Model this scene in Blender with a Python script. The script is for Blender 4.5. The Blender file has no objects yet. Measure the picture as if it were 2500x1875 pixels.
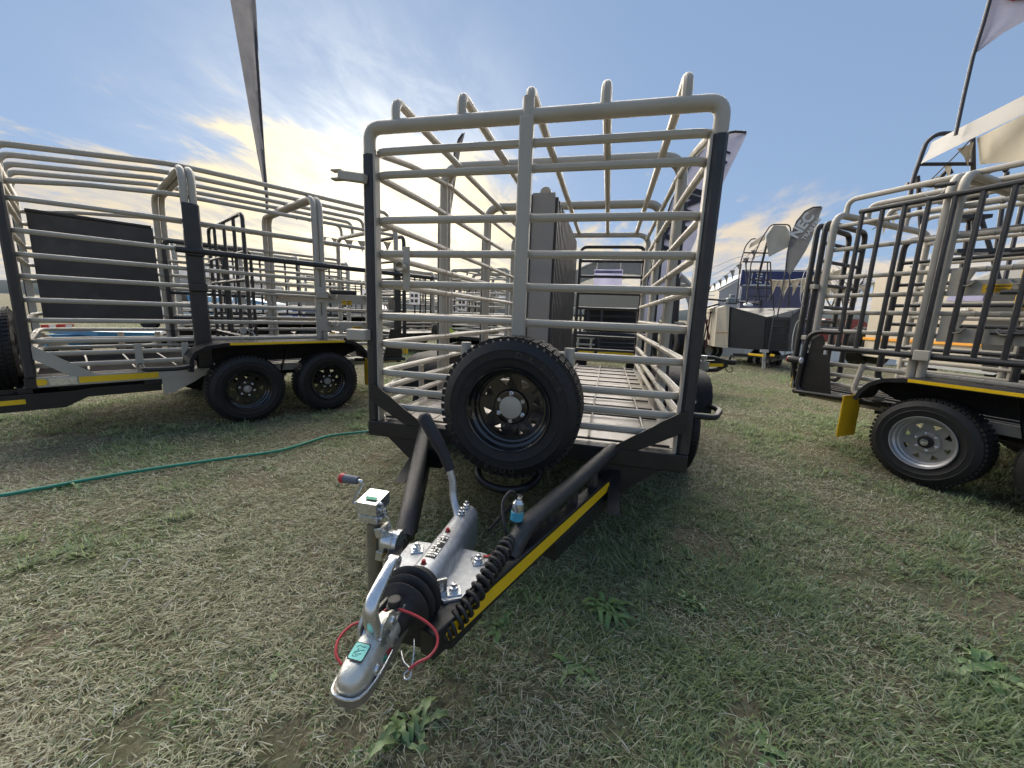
import bpy, bmesh, math, random
import numpy as np
from mathutils import Vector, Matrix, noise
from math import sin, cos, pi, radians

# ------------------------------------------------------------------ camera, sky, sun, exposure
S = bpy.context.scene
COL = S.collection
random.seed(7)
CAM_H = 1.25
FPX, CX, CY = 960.0, 1250.0, 937.5          # focal length and centre in pixels of a 2500 px wide picture
RC = np.array([[0.97128746, 0.23460222, 0.03952815],
               [0.07932819, -0.16272409, -0.98347746],
               [-0.22429381, 0.95837502, -0.17666244]])   # rows: camera right, down, forward in world axes
cam_d = bpy.data.cameras.new('camera')
cam_d.sensor_width = 36.0
cam_d.lens = 36.0 * FPX / 2500.0
cam_d.clip_start, cam_d.clip_end = 0.05, 5000.0
cam = bpy.data.objects.new('camera', cam_d)
COL.objects.link(cam)
mw = Matrix.Identity(4)
for i in range(3):
    mw[i][0], mw[i][1], mw[i][2] = RC[0][i], -RC[1][i], -RC[2][i]
mw[0][3], mw[1][3], mw[2][3] = 0.0, 0.0, CAM_H
cam.matrix_world = mw
S.camera = cam

SUN_DIR = Vector((-0.515, 0.845, 0.19)).normalized()     # towards the sun, low behind the trailers
sun_el = math.asin(SUN_DIR.z)
sun_az = math.atan2(SUN_DIR.x, SUN_DIR.y)

world = bpy.data.worlds.new('World')
S.world = world
world.use_nodes = True
wt = world.node_tree
wt.nodes.clear()
def wn(t, **kw):
    n = wt.nodes.new(t)
    for k, v in kw.items():
        setattr(n, k, v)
    return n
def wl(a, b):
    wt.links.new(a, b)
def wmath(op, a, b=None, c=None, clamp=False):
    n = wn('ShaderNodeMath', operation=op, use_clamp=clamp)
    for i, v in enumerate((a, b, c)):
        if v is None: continue
        if isinstance(v, (int, float)): n.inputs[i].default_value = v
        else: wl(v, n.inputs[i])
    return n.outputs[0]
def wramp(f, lo, hi, mode='SMOOTHSTEP', a=0.0, b=1.0):
    n = wn('ShaderNodeMapRange', interpolation_type=mode)
    wl(f, n.inputs[0])
    n.inputs[1].default_value, n.inputs[2].default_value = lo, hi
    n.inputs[3].default_value, n.inputs[4].default_value = a, b
    return n.outputs[0]
def wmix(f, a, b, blend='MIX'):
    n = wn('ShaderNodeMix', data_type='RGBA', blend_type=blend)
    for i, v in ((0, f), (6, a), (7, b)):
        if isinstance(v, (int, float)): n.inputs[i].default_value = v
        elif isinstance(v, tuple): n.inputs[i].default_value = (*v, 1)
        else: wl(v, n.inputs[i])
    return n.outputs[2]
tc = wn('ShaderNodeTexCoord')
nv = wn('ShaderNodeVectorMath', operation='NORMALIZE')
wl(tc.outputs['Generated'], nv.inputs[0])
D = nv.outputs[0]
sx = wn('ShaderNodeSeparateXYZ'); wl(D, sx.inputs[0])
dz = sx.outputs[2]
sky = wn('ShaderNodeTexSky', sky_type='NISHITA', sun_disc=False)
sky.sun_elevation = max(sun_el, radians(9))
sky.sun_rotation = sun_az
sky.altitude, sky.air_density, sky.dust_density, sky.ozone_density = 1400, 1.0, 1.2, 2.2
SKY_STRENGTH = 0.15
# the phone's picture holds sky and shade together: the sky's range is compressed before it lights the place
sky_s = wmix(1.0, sky.outputs[0], (SKY_STRENGTH,) * 3, 'MULTIPLY')
gm_ = wn('ShaderNodeGamma'); wl(sky_s, gm_.inputs[0]); gm_.inputs[1].default_value = 0.24
base = wmix(1.0, gm_.outputs[0], (0.152, 0.196, 0.268), 'MULTIPLY')
dot = wn('ShaderNodeVectorMath', operation='DOT_PRODUCT'); wl(D, dot.inputs[0]); dot.inputs[1].default_value = SUN_DIR
sdot = wmath('MAXIMUM', dot.outputs['Value'], 0.0)
# cloud deck: a flat layer seen in perspective, streaked along the wind
den = wmath('ADD', wmath('MAXIMUM', dz, 0.0), 0.12)
px_ = wmath('DIVIDE', sx.outputs[0], den); py_ = wmath('DIVIDE', sx.outputs[1], den)
cv = wn('ShaderNodeCombineXYZ'); wl(px_, cv.inputs[0]); wl(py_, cv.inputs[1])
def wnoise(scale, detail, rough, dist, off, st=(1, 1, 1), rot=0.0):
    mp = wn('ShaderNodeMapping'); wl(cv.outputs[0], mp.inputs[0])
    mp.inputs['Location'].default_value = off
    mp.inputs['Rotation'].default_value = (0, 0, rot)
    mp.inputs['Scale'].default_value = st
    n = wn('ShaderNodeTexNoise'); wl(mp.outputs[0], n.inputs['Vector'])
    n.inputs['Scale'].default_value, n.inputs['Detail'].default_value = scale, detail
    n.inputs['Roughness'].default_value, n.inputs['Distortion'].default_value = rough, dist
    return n.outputs[0]
n1 = wnoise(1.15, 10.0, 0.60, 0.35, (3.1, 1.7, 0), (1, .62, 1), .5)
n2 = wnoise(4.5, 8.0, 0.62, 0.5, (9.0, 4.0, 2.0), (1, .55, 1), .5)
n3 = wnoise(2.2, 6.0, 0.6, 0.3, (1.0, 8.0, 5.0), (1, .6, 1), .5)
near = wmath('POWER', sdot, 3.0)
top = wmath('ADD', 0.225, wmath('MULTIPLY', wmath('POWER', sdot, 5.0), 0.20))            # the deck climbs higher towards the sun
lowf = wmath('SUBTRACT', top, dz)                                   # how far below the upper edge of the deck
cov = wmath('ADD', wmath('ADD', wmath('MULTIPLY', wmath('SUBTRACT', n1, 0.5), 1.15), wmath('MULTIPLY', wmath('SUBTRACT', n2, 0.5), 0.55)), wmath('MULTIPLY', lowf, 1.5))
cloud = wmath('MULTIPLY', wramp(cov, 0.03, 0.24), wramp(lowf, -0.07, 0.05))
glow = wmath('POWER', sdot, 34.0)
halo = wmath('POWER', sdot, 18.0)
shade = wramp(wmath('ADD', wmath('MULTIPLY', n2, .5), wmath('MULTIPLY', n3, .5)), 0.38, 0.60)
far_c = wmix(shade, (0.185, 0.195, 0.225), (0.315, 0.262, 0.192))
near_c = wmix(shade, (0.225, 0.205, 0.175), (0.37, 0.30, 0.17))
ccol = wmix(wmath('POWER', sdot, 6.0), far_c, near_c)
skyc = wmix(wmath('MULTIPLY', cloud, 0.85), base, ccol)
skyc = wmix(1.0, skyc, wmix(wmath('MULTIPLY', halo, wramp(n2, .30, .66, 'SMOOTHSTEP', .55, 1.1)), (0, 0, 0), (0.045, 0.034, 0.012)), 'ADD')
skyc = wmix(1.0, skyc, wmix(wmath('MULTIPLY', glow, wramp(wmath('ADD', wmath('MULTIPLY', n2, .6), wmath('MULTIPLY', n1, .4)), .36, .62, 'SMOOTHSTEP', .35, 1.2)), (0, 0, 0), (0.34, 0.305, 0.22)), 'ADD')
bg = wn('ShaderNodeBackground'); wl(skyc, bg.inputs[0]); bg.inputs[1].default_value = 0.84
wo = wn('ShaderNodeOutputWorld'); wl(bg.outputs[0], wo.inputs[0])

sun_d = bpy.data.lights.new('sun', 'SUN')
sun_d.energy = 3.6
sun_d.angle = radians(115)
sun_d.color = (1.0, 0.90, 0.76)
sun = bpy.data.objects.new('sun', sun_d)
COL.objects.link(sun)
sun.rotation_euler = (-SUN_DIR).to_track_quat('-Z', 'Y').to_euler()

vs = S.view_settings
S.display_settings.display_device = 'sRGB'
vs.view_transform = 'Standard'; vs.look = 'None'; vs.gamma = 1.0; vs.use_curve_mapping = False
vs.exposure = 1.8
S.cycles.max_bounces = 12
S.cycles.diffuse_bounces = 8
S.cycles.glossy_bounces = 3
S.cycles.transparent_max_bounces = 6
S.cycles.caustics_reflective = False
S.cycles.caustics_refractive = False
S.cycles.use_denoising = True

CW = np.array([0, 0, CAM_H])
def at(px, py, x=None, y=None, z=None):
    """World point seen at a pixel of the 2500 px picture on the plane x=, y= or z=."""
    d = RC.T @ np.array([(px - CX) / FPX, (py - CY) / FPX, 1.0])
    t = (z - CAM_H) / d[2] if z is not None else (y / d[1] if y is not None else x / d[0])
    return Vector(CW + d * t)
# ------------------------------------------------------------------ mesh helpers
def fillet(pts, rad, seg=5):
    pts = [Vector(p) for p in pts]
    out = [pts[0]]
    for i in range(1, len(pts) - 1):
        p, a, b = pts[i], pts[i - 1], pts[i + 1]
        u, v = (a - p), (b - p)
        r = min(rad, u.length * 0.49, v.length * 0.49)
        u.normalize(); v.normalize()
        s, e = p + u * r, p + v * r
        for k in range(seg + 1):
            t = k / seg
            out.append(s * (1 - t) ** 2 + p * (2 * t * (1 - t)) + e * t * t)
    out.append(pts[-1])
    return out

class MB:
    def __init__(s):
        s.v, s.f, s.m = [], [], []
    def add(s, vs, fs, mi=0):
        o = len(s.v)
        s.v += [tuple(p) for p in vs]
        s.f += [tuple(i + o for i in f) for f in fs]
        s.m += [mi] * len(fs)
        return s
    def tube(s, pts, r, n=8, mi=0, caps=True):
        pts = [Vector(p) for p in pts]
        k = len(pts)
        rs = r if isinstance(r, (list, tuple)) else [r] * k
        vs, nrm = [], None
        for i, p in enumerate(pts):
            t = (pts[min(i + 1, k - 1)] - pts[max(i - 1, 0)]).normalized()
            if nrm is None:
                a = Vector((0, 0, 1)) if abs(t.z) < 0.9 else Vector((1, 0, 0))
                nrm = (a - t * a.dot(t)).normalized()
            else:
                nrm = (nrm - t * nrm.dot(t)).normalized()
            b = t.cross(nrm)
            for j in range(n):
                a = 2 * pi * j / n
                vs.append(p + (nrm * cos(a) + b * sin(a)) * rs[i])
        fs = []
        for i in range(k - 1):
            for j in range(n):
                j2 = (j + 1) % n
                fs.append((i * n + j, i * n + j2, (i + 1) * n + j2, (i + 1) * n + j))
        if caps:
            fs.append(tuple(reversed(range(n)))); fs.append(tuple((k - 1) * n + j for j in range(n)))
        return s.add(vs, fs, mi)
    def cyl(s, p, q, r, n=16, mi=0, r2=None):
        return s.tube([p, q], [r, r if r2 is None else r2], n, mi)
    def box(s, c, d, R=None, ch=0.004, mi=0):
        """chamfered box: centre, full sizes, optional 3x3 rotation"""
        hx, hy, hz = d[0] / 2, d[1] / 2, d[2] / 2
        ch = min(ch, hx * 0.45, hy * 0.45, hz * 0.45)
        vs, idx = [], {}
        for sx_ in (-1, 1):
            for sy in (-1, 1):
                for sz in (-1, 1):
                    for ax in range(3):
                        p = [sx_ * (hx - ch), sy * (hy - ch), sz * (hz - ch)]
                        p[ax] = (sx_ * hx, sy * hy, sz * hz)[ax]
                        idx[(sx_, sy, sz, ax)] = len(vs); vs.append(Vector(p))
        fs = []
        def q(*ks):
            fs.append([idx[k] for k in ks])
        for sg in (-1, 1):
            q((sg, -1, -1, 0), (sg, 1, -1, 0), (sg, 1, 1, 0), (sg, -1, 1, 0))
            q((-1, sg, -1, 1), (1, sg, -1, 1), (1, sg, 1, 1), (-1, sg, 1, 1))
            q((-1, -1, sg, 2), (1, -1, sg, 2), (1, 1, sg, 2), (-1, 1, sg, 2))
        for a in (-1, 1):
            for b in (-1, 1):
                q((a, b, -1, 0), (a, b, 1, 0), (a, b, 1, 1), (a, b, -1, 1))
                q((a, -1, b, 0), (a, 1, b, 0), (a, 1, b, 2), (a, -1, b, 2))
                q((-1, a, b, 1), (1, a, b, 1), (1, a, b, 2), (-1, a, b, 2))
                for c_ in (-1, 1):
                    q((a, b, c_, 0), (a, b, c_, 1), (a, b, c_, 2))
        for i, f in enumerate(fs):                       # outward winding
            P = [vs[j] for j in f]
            n_ = (P[1] - P[0]).cross(P[2] - P[0])
            if n_.dot(sum(P, Vector())) < 0: fs[i] = f[::-1]
        c = Vector(c)
        return s.add([c + ((R @ p) if R else p) for p in vs], fs, mi)
    def bar(s, p, q, w, h, up=(0, 0, 1), ch=0.004, mi=0):
        """rectangular bar from p to q, w across, h along up"""
        p, q, up = Vector(p), Vector(q), Vector(up)
        y = (q - p); L = y.length; y.normalize()
        x = y.cross(up).normalized(); z = x.cross(y)
        R = Matrix((x, y, z)).transposed()
        return s.box((p + q) / 2, (w, L, h), R, ch, mi)
    def lathe(s, prof, o=(0, 0, 0), ax=(1, 0, 0), n=32, mi=0, close=False):
        """profile of (radius, along) revolved round ax"""
        o, ax = Vector(o), Vector(ax).normalized()
        a = Vector((0, 0, 1)) if abs(ax.z) < 0.9 else Vector((0, 1, 0))
        u = (a - ax * a.dot(ax)).normalized(); w = ax.cross(u)
        vs = []
        for r, t in prof:
            for j in range(n):
                g = 2 * pi * j / n
                vs.append(o + ax * t + (u * cos(g) + w * sin(g)) * r)
        k = len(prof); fs = []
        for i in range(k if close else k - 1):
            i2 = (i + 1) % k
            for j in range(n):
                j2 = (j + 1) % n
                fs.append((i * n + j, i2 * n + j, i2 * n + j2, i * n + j2))
        if not close:
            if prof[0][0] > 1e-5: fs.append(tuple(range(n)))
            if prof[-1][0] > 1e-5: fs.append(tuple(reversed([(k - 1) * n + j for j in range(n)])))
        return s.add(vs, fs, mi)
    def prism(s, poly, o, ex, ey, th, mi=0):
        """2-D outline extruded by th along ex x ey (centred)"""
        o, ex, ey = Vector(o), Vector(ex).normalized(), Vector(ey).normalized()
        n_ = ex.cross(ey)
        k = len(poly)
        if sum(poly[i][0] * poly[(i + 1) % k][1] - poly[(i + 1) % k][0] * poly[i][1] for i in range(k)) < 0:
            poly = poly[::-1]
        vs = [o + ex * a + ey * b + n_ * (th / 2) for a, b in poly] + [o + ex * a + ey * b - n_ * (th / 2) for a, b in poly]
        fs = [tuple(range(k)), tuple(reversed(range(k, 2 * k)))]
        fs += [(i, k + i, k + (i + 1) % k, (i + 1) % k) for i in range(k)]
        return s.add(vs, fs, mi)
    def loft(s, secs, mi=0, caps=True):
        n = len(secs[0]); vs = [p for sec in secs for p in sec]; fs = []
        for i in range(len(secs) - 1):
            for j in range(n):
                j2 = (j + 1) % n
                fs.append((i * n + j, i * n + j2, (i + 1) * n + j2, (i + 1) * n + j))
        if caps:
            fs.append(tuple(reversed(range(n)))); fs.append(tuple((len(secs) - 1) * n + j for j in range(n)))
        return s.add(vs, fs, mi)
    def holed(s, outer, holes, o, ex, ey, th, mi=0):
        """plate with holes; outlines are lists of 2-D points"""
        o, ex, ey = Vector(o), Vector(ex).normalized(), Vector(ey).normalized()
        n_ = ex.cross(ey)
        bm = bmesh.new(); es = []
        for loop in [outer] + holes:
            vs = [bm.verts.new((a, b, 0)) for a, b in loop]
            es += [bm.edges.new((vs[i], vs[(i + 1) % len(vs)])) for i in range(len(vs))]
        bmesh.ops.triangle_fill(bm, use_beauty=True, use_dissolve=False, edges=es)
        bm.verts.index_update()
        P = [(v.co.x, v.co.y) for v in bm.verts]; k = len(P)
        F = []
        for f in bm.faces:
            ids = [v.index for v in f.verts]
            a, b, c = [P[i] for i in ids[:3]]
            if (b[0] - a[0]) * (c[1] - a[1]) - (b[1] - a[1]) * (c[0] - a[0]) < 0: ids.reverse()
            F.append(tuple(ids))
        fs = F + [tuple(i + k for i in reversed(f)) for f in F]
        c0 = 0
        for li, loop in enumerate([outer] + holes):
            m = len(loop)
            for i in range(m):
                fs.append((c0 + i, c0 + i + k, c0 + (i + 1) % m + k, c0 + (i + 1) % m))
            c0 += m
        bm.free()
        return s.add([o + ex * a + ey * b + n_ * th / 2 for a, b in P] + [o + ex * a + ey * b - n_ * th / 2 for a, b in P], fs, mi)
    def merge(s, mesh, M=Matrix.Identity(4), mi=0):
        return s.add([M @ v.co for v in mesh.vertices], [tuple(p.vertices) for p in mesh.polygons], mi)
    def mesh(s, name, mats, ang=35, uv=None):
        me = bpy.data.meshes.new(name)
        me.from_pydata(s.v, [], s.f)
        for m_ in (mats if isinstance(mats, (list, tuple)) else [mats]): me.materials.append(m_)
        if any(s.m): me.polygons.foreach_set('material_index', s.m)
        bm = bmesh.new(); bm.from_mesh(me)
        bmesh.ops.recalc_face_normals(bm, faces=bm.faces)
        bm.to_mesh(me); bm.free()
        me.shade_smooth()
        me.set_sharp_from_angle(angle=radians(ang))
        me.update()
        return me

def thing(name, label, cat, loc=(0, 0, 0), rz=0.0, group=None):
    o = bpy.data.objects.new(name, None)
    o.empty_display_size = 0.2
    COL.objects.link(o)
    o.location = loc; o.rotation_euler = (0, 0, rz)
    o['label'] = label; o['category'] = cat
    if group: o['group'] = group
    return o
def tag(o, label, cat, group=None):
    o['label'] = label; o['category'] = cat
    if group: o['group'] = group
    return o
def obj(name, mb, mats=None, parent=None, ang=35, label=None, kind=None, loc=None, rot=None):
    me = mb.mesh(name, mats, ang) if isinstance(mb, MB) else mb
    o = bpy.data.objects.new(name, me)
    COL.objects.link(o)
    if parent: o.parent = parent
    if label: o['label'] = label
    if kind: o['kind'] = kind
    if loc is not None: o.location = loc
    if rot is not None: o.rotation_euler = rot
    return o
def dup(o, parent=None):
    c = o.copy(); COL.objects.link(c)
    if parent: c.parent = parent
    for ch in list(o.children): dup(ch, c)
    return c
CACHE = {}
def cached(key, fn, mats, ang=35):
    if key not in CACHE: CACHE[key] = fn().mesh(key.split(':')[0], mats, ang)
    return CACHE[key]
TXT = {}
def text_mesh(txt, size, ext=0.0, bold=0.0, align='CENTER', space=1.0):
    key = (txt, size, ext, bold, align, space)
    if key not in TXT:
        cu = bpy.data.curves.new('lettering', 'FONT')
        cu.body = txt; cu.size = size; cu.extrude = ext; cu.offset = bold
        cu.align_x = align; cu.align_y = 'CENTER'; cu.resolution_u = 3; cu.space_character = space
        t = bpy.data.objects.new('lettering', cu)
        COL.objects.link(t)
        bpy.context.view_layer.update()
        me = bpy.data.meshes.new_from_object(t.evaluated_get(bpy.context.evaluated_depsgraph_get()))
        bpy.data.objects.remove(t); bpy.data.curves.remove(cu)
        TXT[key] = me
    return TXT[key]
def frame(o, ex, ey):
    ex, ey = Vector(ex).normalized(), Vector(ey).normalized()
    n_ = ex.cross(ey).normalized()
    M = Matrix.Identity(4)
    for i in range(3):
        M[i][0], M[i][1], M[i][2], M[i][3] = ex[i], ey[i], n_[i], o[i]
    return M
def wire(mb, pts, r, n=6, seg=6, mi=0):
    """a smooth (Catmull-Rom) cable through the points"""
    P = [Vector(p) for p in pts]; P = [P[0]] + P + [P[-1]]
    out = []
    for i in range(1, len(P) - 2):
        a, b, c, d = P[i - 1:i + 3]
        for k in range(seg):
            t = k / seg
            out.append(0.5 * (2 * b + (c - a) * t + (2 * a - 5 * b + 4 * c - d) * t * t + (3 * b - a - 3 * c + d) * t ** 3))
    out.append(P[-2])
    return mb.tube(out, r, n, mi)

# ------------------------------------------------------------------ materials
def mat(name, col, rough=0.5, metal=0.0, col2=None, nscale=8.0, namt=1.0, bump=0.0, bscale=60.0, rvar=0.08, spec=0.5, coat=0.0,
        dirt=None, dscale=3.0, dlo=0.55, dhi=0.75, wear=None, wlo=0.66, wscale=30.0, trans=0.0):
    m = bpy.data.materials.new(name); m.use_nodes = True
    nt = m.node_tree; N, L = nt.nodes, nt.links
    b = N['Principled BSDF']
    tc_ = N.new('ShaderNodeTexCoord'); oi = N.new('ShaderNodeObjectInfo')
    va = N.new('ShaderNodeVectorMath'); va.operation = 'ADD'
    L.new(tc_.outputs['Object'], va.inputs[0])
    cx = N.new('ShaderNodeCombineXYZ'); mu = N.new('ShaderNodeMath'); mu.operation = 'MULTIPLY'; mu.inputs[1].default_value = 17.0
    L.new(oi.outputs['Random'], mu.inputs[0])
    for i in range(3): L.new(mu.outputs[0], cx.inputs[i])
    L.new(cx.outputs[0], va.inputs[1])
    V = va.outputs[0]
    def noise_(scale, detail=5.0, rough_=0.6):
        n = N.new('ShaderNodeTexNoise'); L.new(V, n.inputs['Vector'])
        n.inputs['Scale'].default_value = scale; n.inputs['Detail'].default_value = detail; n.inputs['Roughness'].default_value = rough_
        return n.outputs[0]
    def rng(f, lo, hi, a=0.0, c=1.0):
        n = N.new('ShaderNodeMapRange'); L.new(f, n.inputs[0])
        for i, v in enumerate((lo, hi, a, c)): n.inputs[i + 1].default_value = v
        return n.outputs[0]
    def mix_(f, a, c):
        n = N.new('ShaderNodeMix'); n.data_type = 'RGBA'; L.new(f, n.inputs[0])
        for i, v in ((6, a), (7, c)):
            if isinstance(v, tuple): n.inputs[i].default_value = (*v, 1)
            else: L.new(v, n.inputs[i])
        return n.outputs[2]
    nA = noise_(nscale)
    if col2 is None: col2 = tuple(c * 0.82 for c in col)
    c_ = mix_(rng(nA, 0.5 - 0.22 / max(namt, .01), 0.5 + 0.22 / max(namt, .01)), col, col2)
    if dirt: c_ = mix_(rng(noise_(dscale, 8.0, 0.7), dlo, dhi, 0, 0.8), c_, dirt)
    if wear: c_ = mix_(rng(noise_(wscale, 6.0, 0.7), wlo, wlo + 0.03), c_, wear)
    L.new(c_, b.inputs['Base Color'])
    L.new(rng(noise_(nscale * 2.7), 0.3, 0.7, max(rough - rvar, 0.02), min(rough + rvar, 1.0)), b.inputs['Roughness'])
    b.inputs['Metallic'].default_value = metal
    b.inputs['Specular IOR Level'].default_value = spec
    b.inputs['Coat Weight'].default_value = coat
    if trans: b.inputs['Transmission Weight'].default_value = trans
    if bump:
        bp = N.new('ShaderNodeBump'); bp.inputs['Strength'].default_value = bump; bp.inputs['Distance'].default_value = 0.003
        L.new(noise_(bscale, 6.0, 0.65), bp.inputs['Height']); L.new(bp.outputs[0], b.inputs['Normal'])
    return m

M_BEIGE = mat('beige_paint', (0.45, 0.415, 0.35), 0.42, col2=(0.38, 0.35, 0.295), nscale=5, bump=0.12, bscale=120, wear=(0.12, 0.10, 0.085), wlo=0.72, wscale=26, dirt=(0.33, 0.27, 0.2), dlo=.6, dhi=.85)
M_BLACK = mat('black_paint', (0.009, 0.009, 0.010), 0.42, col2=(0.015, 0.015, 0.016), nscale=14, bump=0.25, bscale=90, spec=0.5, dirt=(0.045, 0.042, 0.038), dlo=.58, dhi=.9)
M_DRAW = mat('black_hammered_paint', (0.02, 0.02, 0.022), 0.36, col2=(0.034, 0.034, 0.036), nscale=26, bump=0.9, bscale=170, dirt=(0.10, 0.095, 0.09), dlo=.55, dhi=.85, dscale=9)
M_MUDG = mat('textured_black_mudguard', (0.012, 0.012, 0.013), 0.68, col2=(0.02, 0.02, 0.021), nscale=14, bump=0.5, bscale=120, spec=0.25, dirt=(0.06, 0.055, 0.05), dlo=.55, dhi=.9)
M_CHAR = mat('charcoal_paint', (0.019, 0.0195, 0.021), 0.40, col2=(0.029, 0.029, 0.031), nscale=9, bump=0.2, bscale=110, dirt=(0.12, 0.11, 0.10), dlo=.6, dhi=.9)
M_PANEL = mat('dark_sheet_steel', (0.022, 0.022, 0.025), 0.42, col2=(0.05, 0.05, 0.053), nscale=2.2, bump=0.15, bscale=40, dirt=(0.14, 0.13, 0.125), dlo=.52, dhi=.8, dscale=1.6)
M_PANEL2 = mat('grey_sheet_steel', (0.24, 0.235, 0.24), 0.45, metal=0.1, col2=(0.30, 0.29, 0.28), nscale=3.5, bump=0.15, bscale=40, dirt=(0.22, 0.2, 0.18), dlo=.52, dhi=.8)
M_RUBBER = mat('tyre_rubber', (0.010, 0.010, 0.011), 0.58, col2=(0.015, 0.015, 0.016), nscale=20, bump=0.25, bscale=180, spec=0.4, dirt=(0.05, 0.043, 0.035), dlo=.6, dhi=.95, dscale=6)
M_RUBLET = mat('tyre_rubber_lettering', (0.03, 0.03, 0.032), 0.38, nscale=20)
M_GLOSS = mat('gloss_black_rim', (0.01, 0.01, 0.011), 0.16, col2=(0.014, 0.014, 0.015), coat=0.5, nscale=6, bump=0.05, bscale=12)
M_SILVER = mat('silver_rim', (0.42, 0.42, 0.43), 0.34, metal=0.55, col2=(0.36, 0.36, 0.37), nscale=18, bump=0.08, bscale=200, dirt=(0.2, 0.18, 0.15), dlo=.62, dhi=.95)
M_GALV = mat('galvanised_steel', (0.62, 0.64, 0.66), 0.42, metal=0.75, col2=(0.40, 0.42, 0.44), nscale=42, bump=0.35, bscale=60, rvar=0.14, dirt=(0.34, 0.31, 0.28), dlo=.55, dhi=.8, dscale=11)
M_ZINC = mat('zinc_plated_steel', (0.70, 0.72, 0.74), 0.26, metal=0.9, col2=(0.56, 0.58, 0.6), nscale=20, bump=0.08, bscale=70, rvar=0.1)
M_CAST = mat('yellow_passivated_casting', (0.66, 0.64, 0.54), 0.36, metal=0.7, col2=(0.52, 0.54, 0.54), nscale=14, bump=0.30, bscale=160, dirt=(0.36, 0.29, 0.18), dlo=.5, dhi=.78, dscale=14)
M_CASTD = mat('brown_grey_casting', (0.30, 0.26, 0.21), 0.5, metal=0.5, col2=(0.22, 0.2, 0.17), nscale=40, bump=0.5, bscale=190)
M_TUBEST = mat('raw_steel_tube', (0.30, 0.28, 0.24), 0.42, metal=0.6, col2=(0.22, 0.2, 0.17), nscale=9, bump=0.1, bscale=120, dirt=(0.16, 0.14, 0.11), dlo=.5, dhi=.8)
M_BOOT = mat('boot_rubber', (0.014, 0.014, 0.015), 0.55, nscale=30, bump=0.3, bscale=130, dirt=(0.10, 0.09, 0.08), dlo=.6, dhi=.9, dscale=16)
M_GRIP = mat('dark_grip_rubber', (0.022, 0.022, 0.028), 0.62, nscale=30, bump=0.2, bscale=200)
M_GREYP = mat('grey_plastic', (0.13, 0.145, 0.17), 0.5, nscale=30)
M_RED = mat('red_plastic', (0.52, 0.035, 0.04), 0.42, nscale=30, col2=(0.42, 0.03, 0.03))
M_REDC = mat('red_cable', (0.50, 0.05, 0.06), 0.4, nscale=60)
M_TEALS = mat('mint_sticker', (0.22, 0.72, 0.62), 0.5, nscale=30)
M_GREENS = mat('green_sticker', (0.03, 0.36, 0.2), 0.5)
M_INK = mat('black_ink', (0.015, 0.015, 0.015), 0.6)
M_WHITE = mat('white_paint', (0.72, 0.72, 0.70), 0.45, nscale=5, col2=(0.64, 0.64, 0.62))
M_CYAN = mat('cyan_plastic', (0.06, 0.36, 0.52), 0.4)
M_YPL = mat('yellow_plastic', (0.85, 0.50, 0.01), 0.5, col2=(0.76, 0.44, 0.01), nscale=7, bump=0.1, bscale=50, dirt=(0.35, 0.24, 0.06), dlo=.6, dhi=.9)
M_HOSE = mat('green_hose', (0.02, 0.20, 0.13), 0.4, col2=(0.03, 0.26, 0.17), nscale=12)
M_BAREST = mat('worn_plate', (0.52, 0.49, 0.46), 0.4, metal=0.15, col2=(0.40, 0.36, 0.31), nscale=6, bump=0.2, bscale=30, dirt=(0.28, 0.22, 0.16), dlo=.56, dhi=.85)
M_CABLE = mat('white_cable', (0.62, 0.62, 0.60), 0.4)
M_LENSW = mat('white_lens', (0.75, 0.76, 0.78), 0.2, coat=0.4)
M_LENSR = mat('red_lens', (0.5, 0.02, 0.03), 0.2, coat=0.4)
def tape_mat():
    m = mat('yellow_reflective_tape', (0.90, 0.58, 0.012), 0.35, col2=(0.82, 0.51, 0.010), nscale=16, coat=0.3)
    nt = m.node_tree; N, L = nt.nodes, nt.links
    v = N.new('ShaderNodeTexVoronoi'); v.feature = 'DISTANCE_TO_EDGE'; v.inputs['Scale'].default_value = 75
    t = N.new('ShaderNodeTexCoord'); L.new(t.outputs['Object'], v.inputs['Vector'])
    b = N.new('ShaderNodeBump'); b.inputs['Strength'].default_value = 0.4; b.inputs['Distance'].default_value = 0.002
    L.new(v.outputs[0], b.inputs['Height']); L.new(b.outputs[0], N['Principled BSDF'].inputs['Normal'])
    return m
M_TAPE = tape_mat()
M_ORANGE = mat('orange_band', (0.68, 0.30, 0.02), 0.45)
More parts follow.
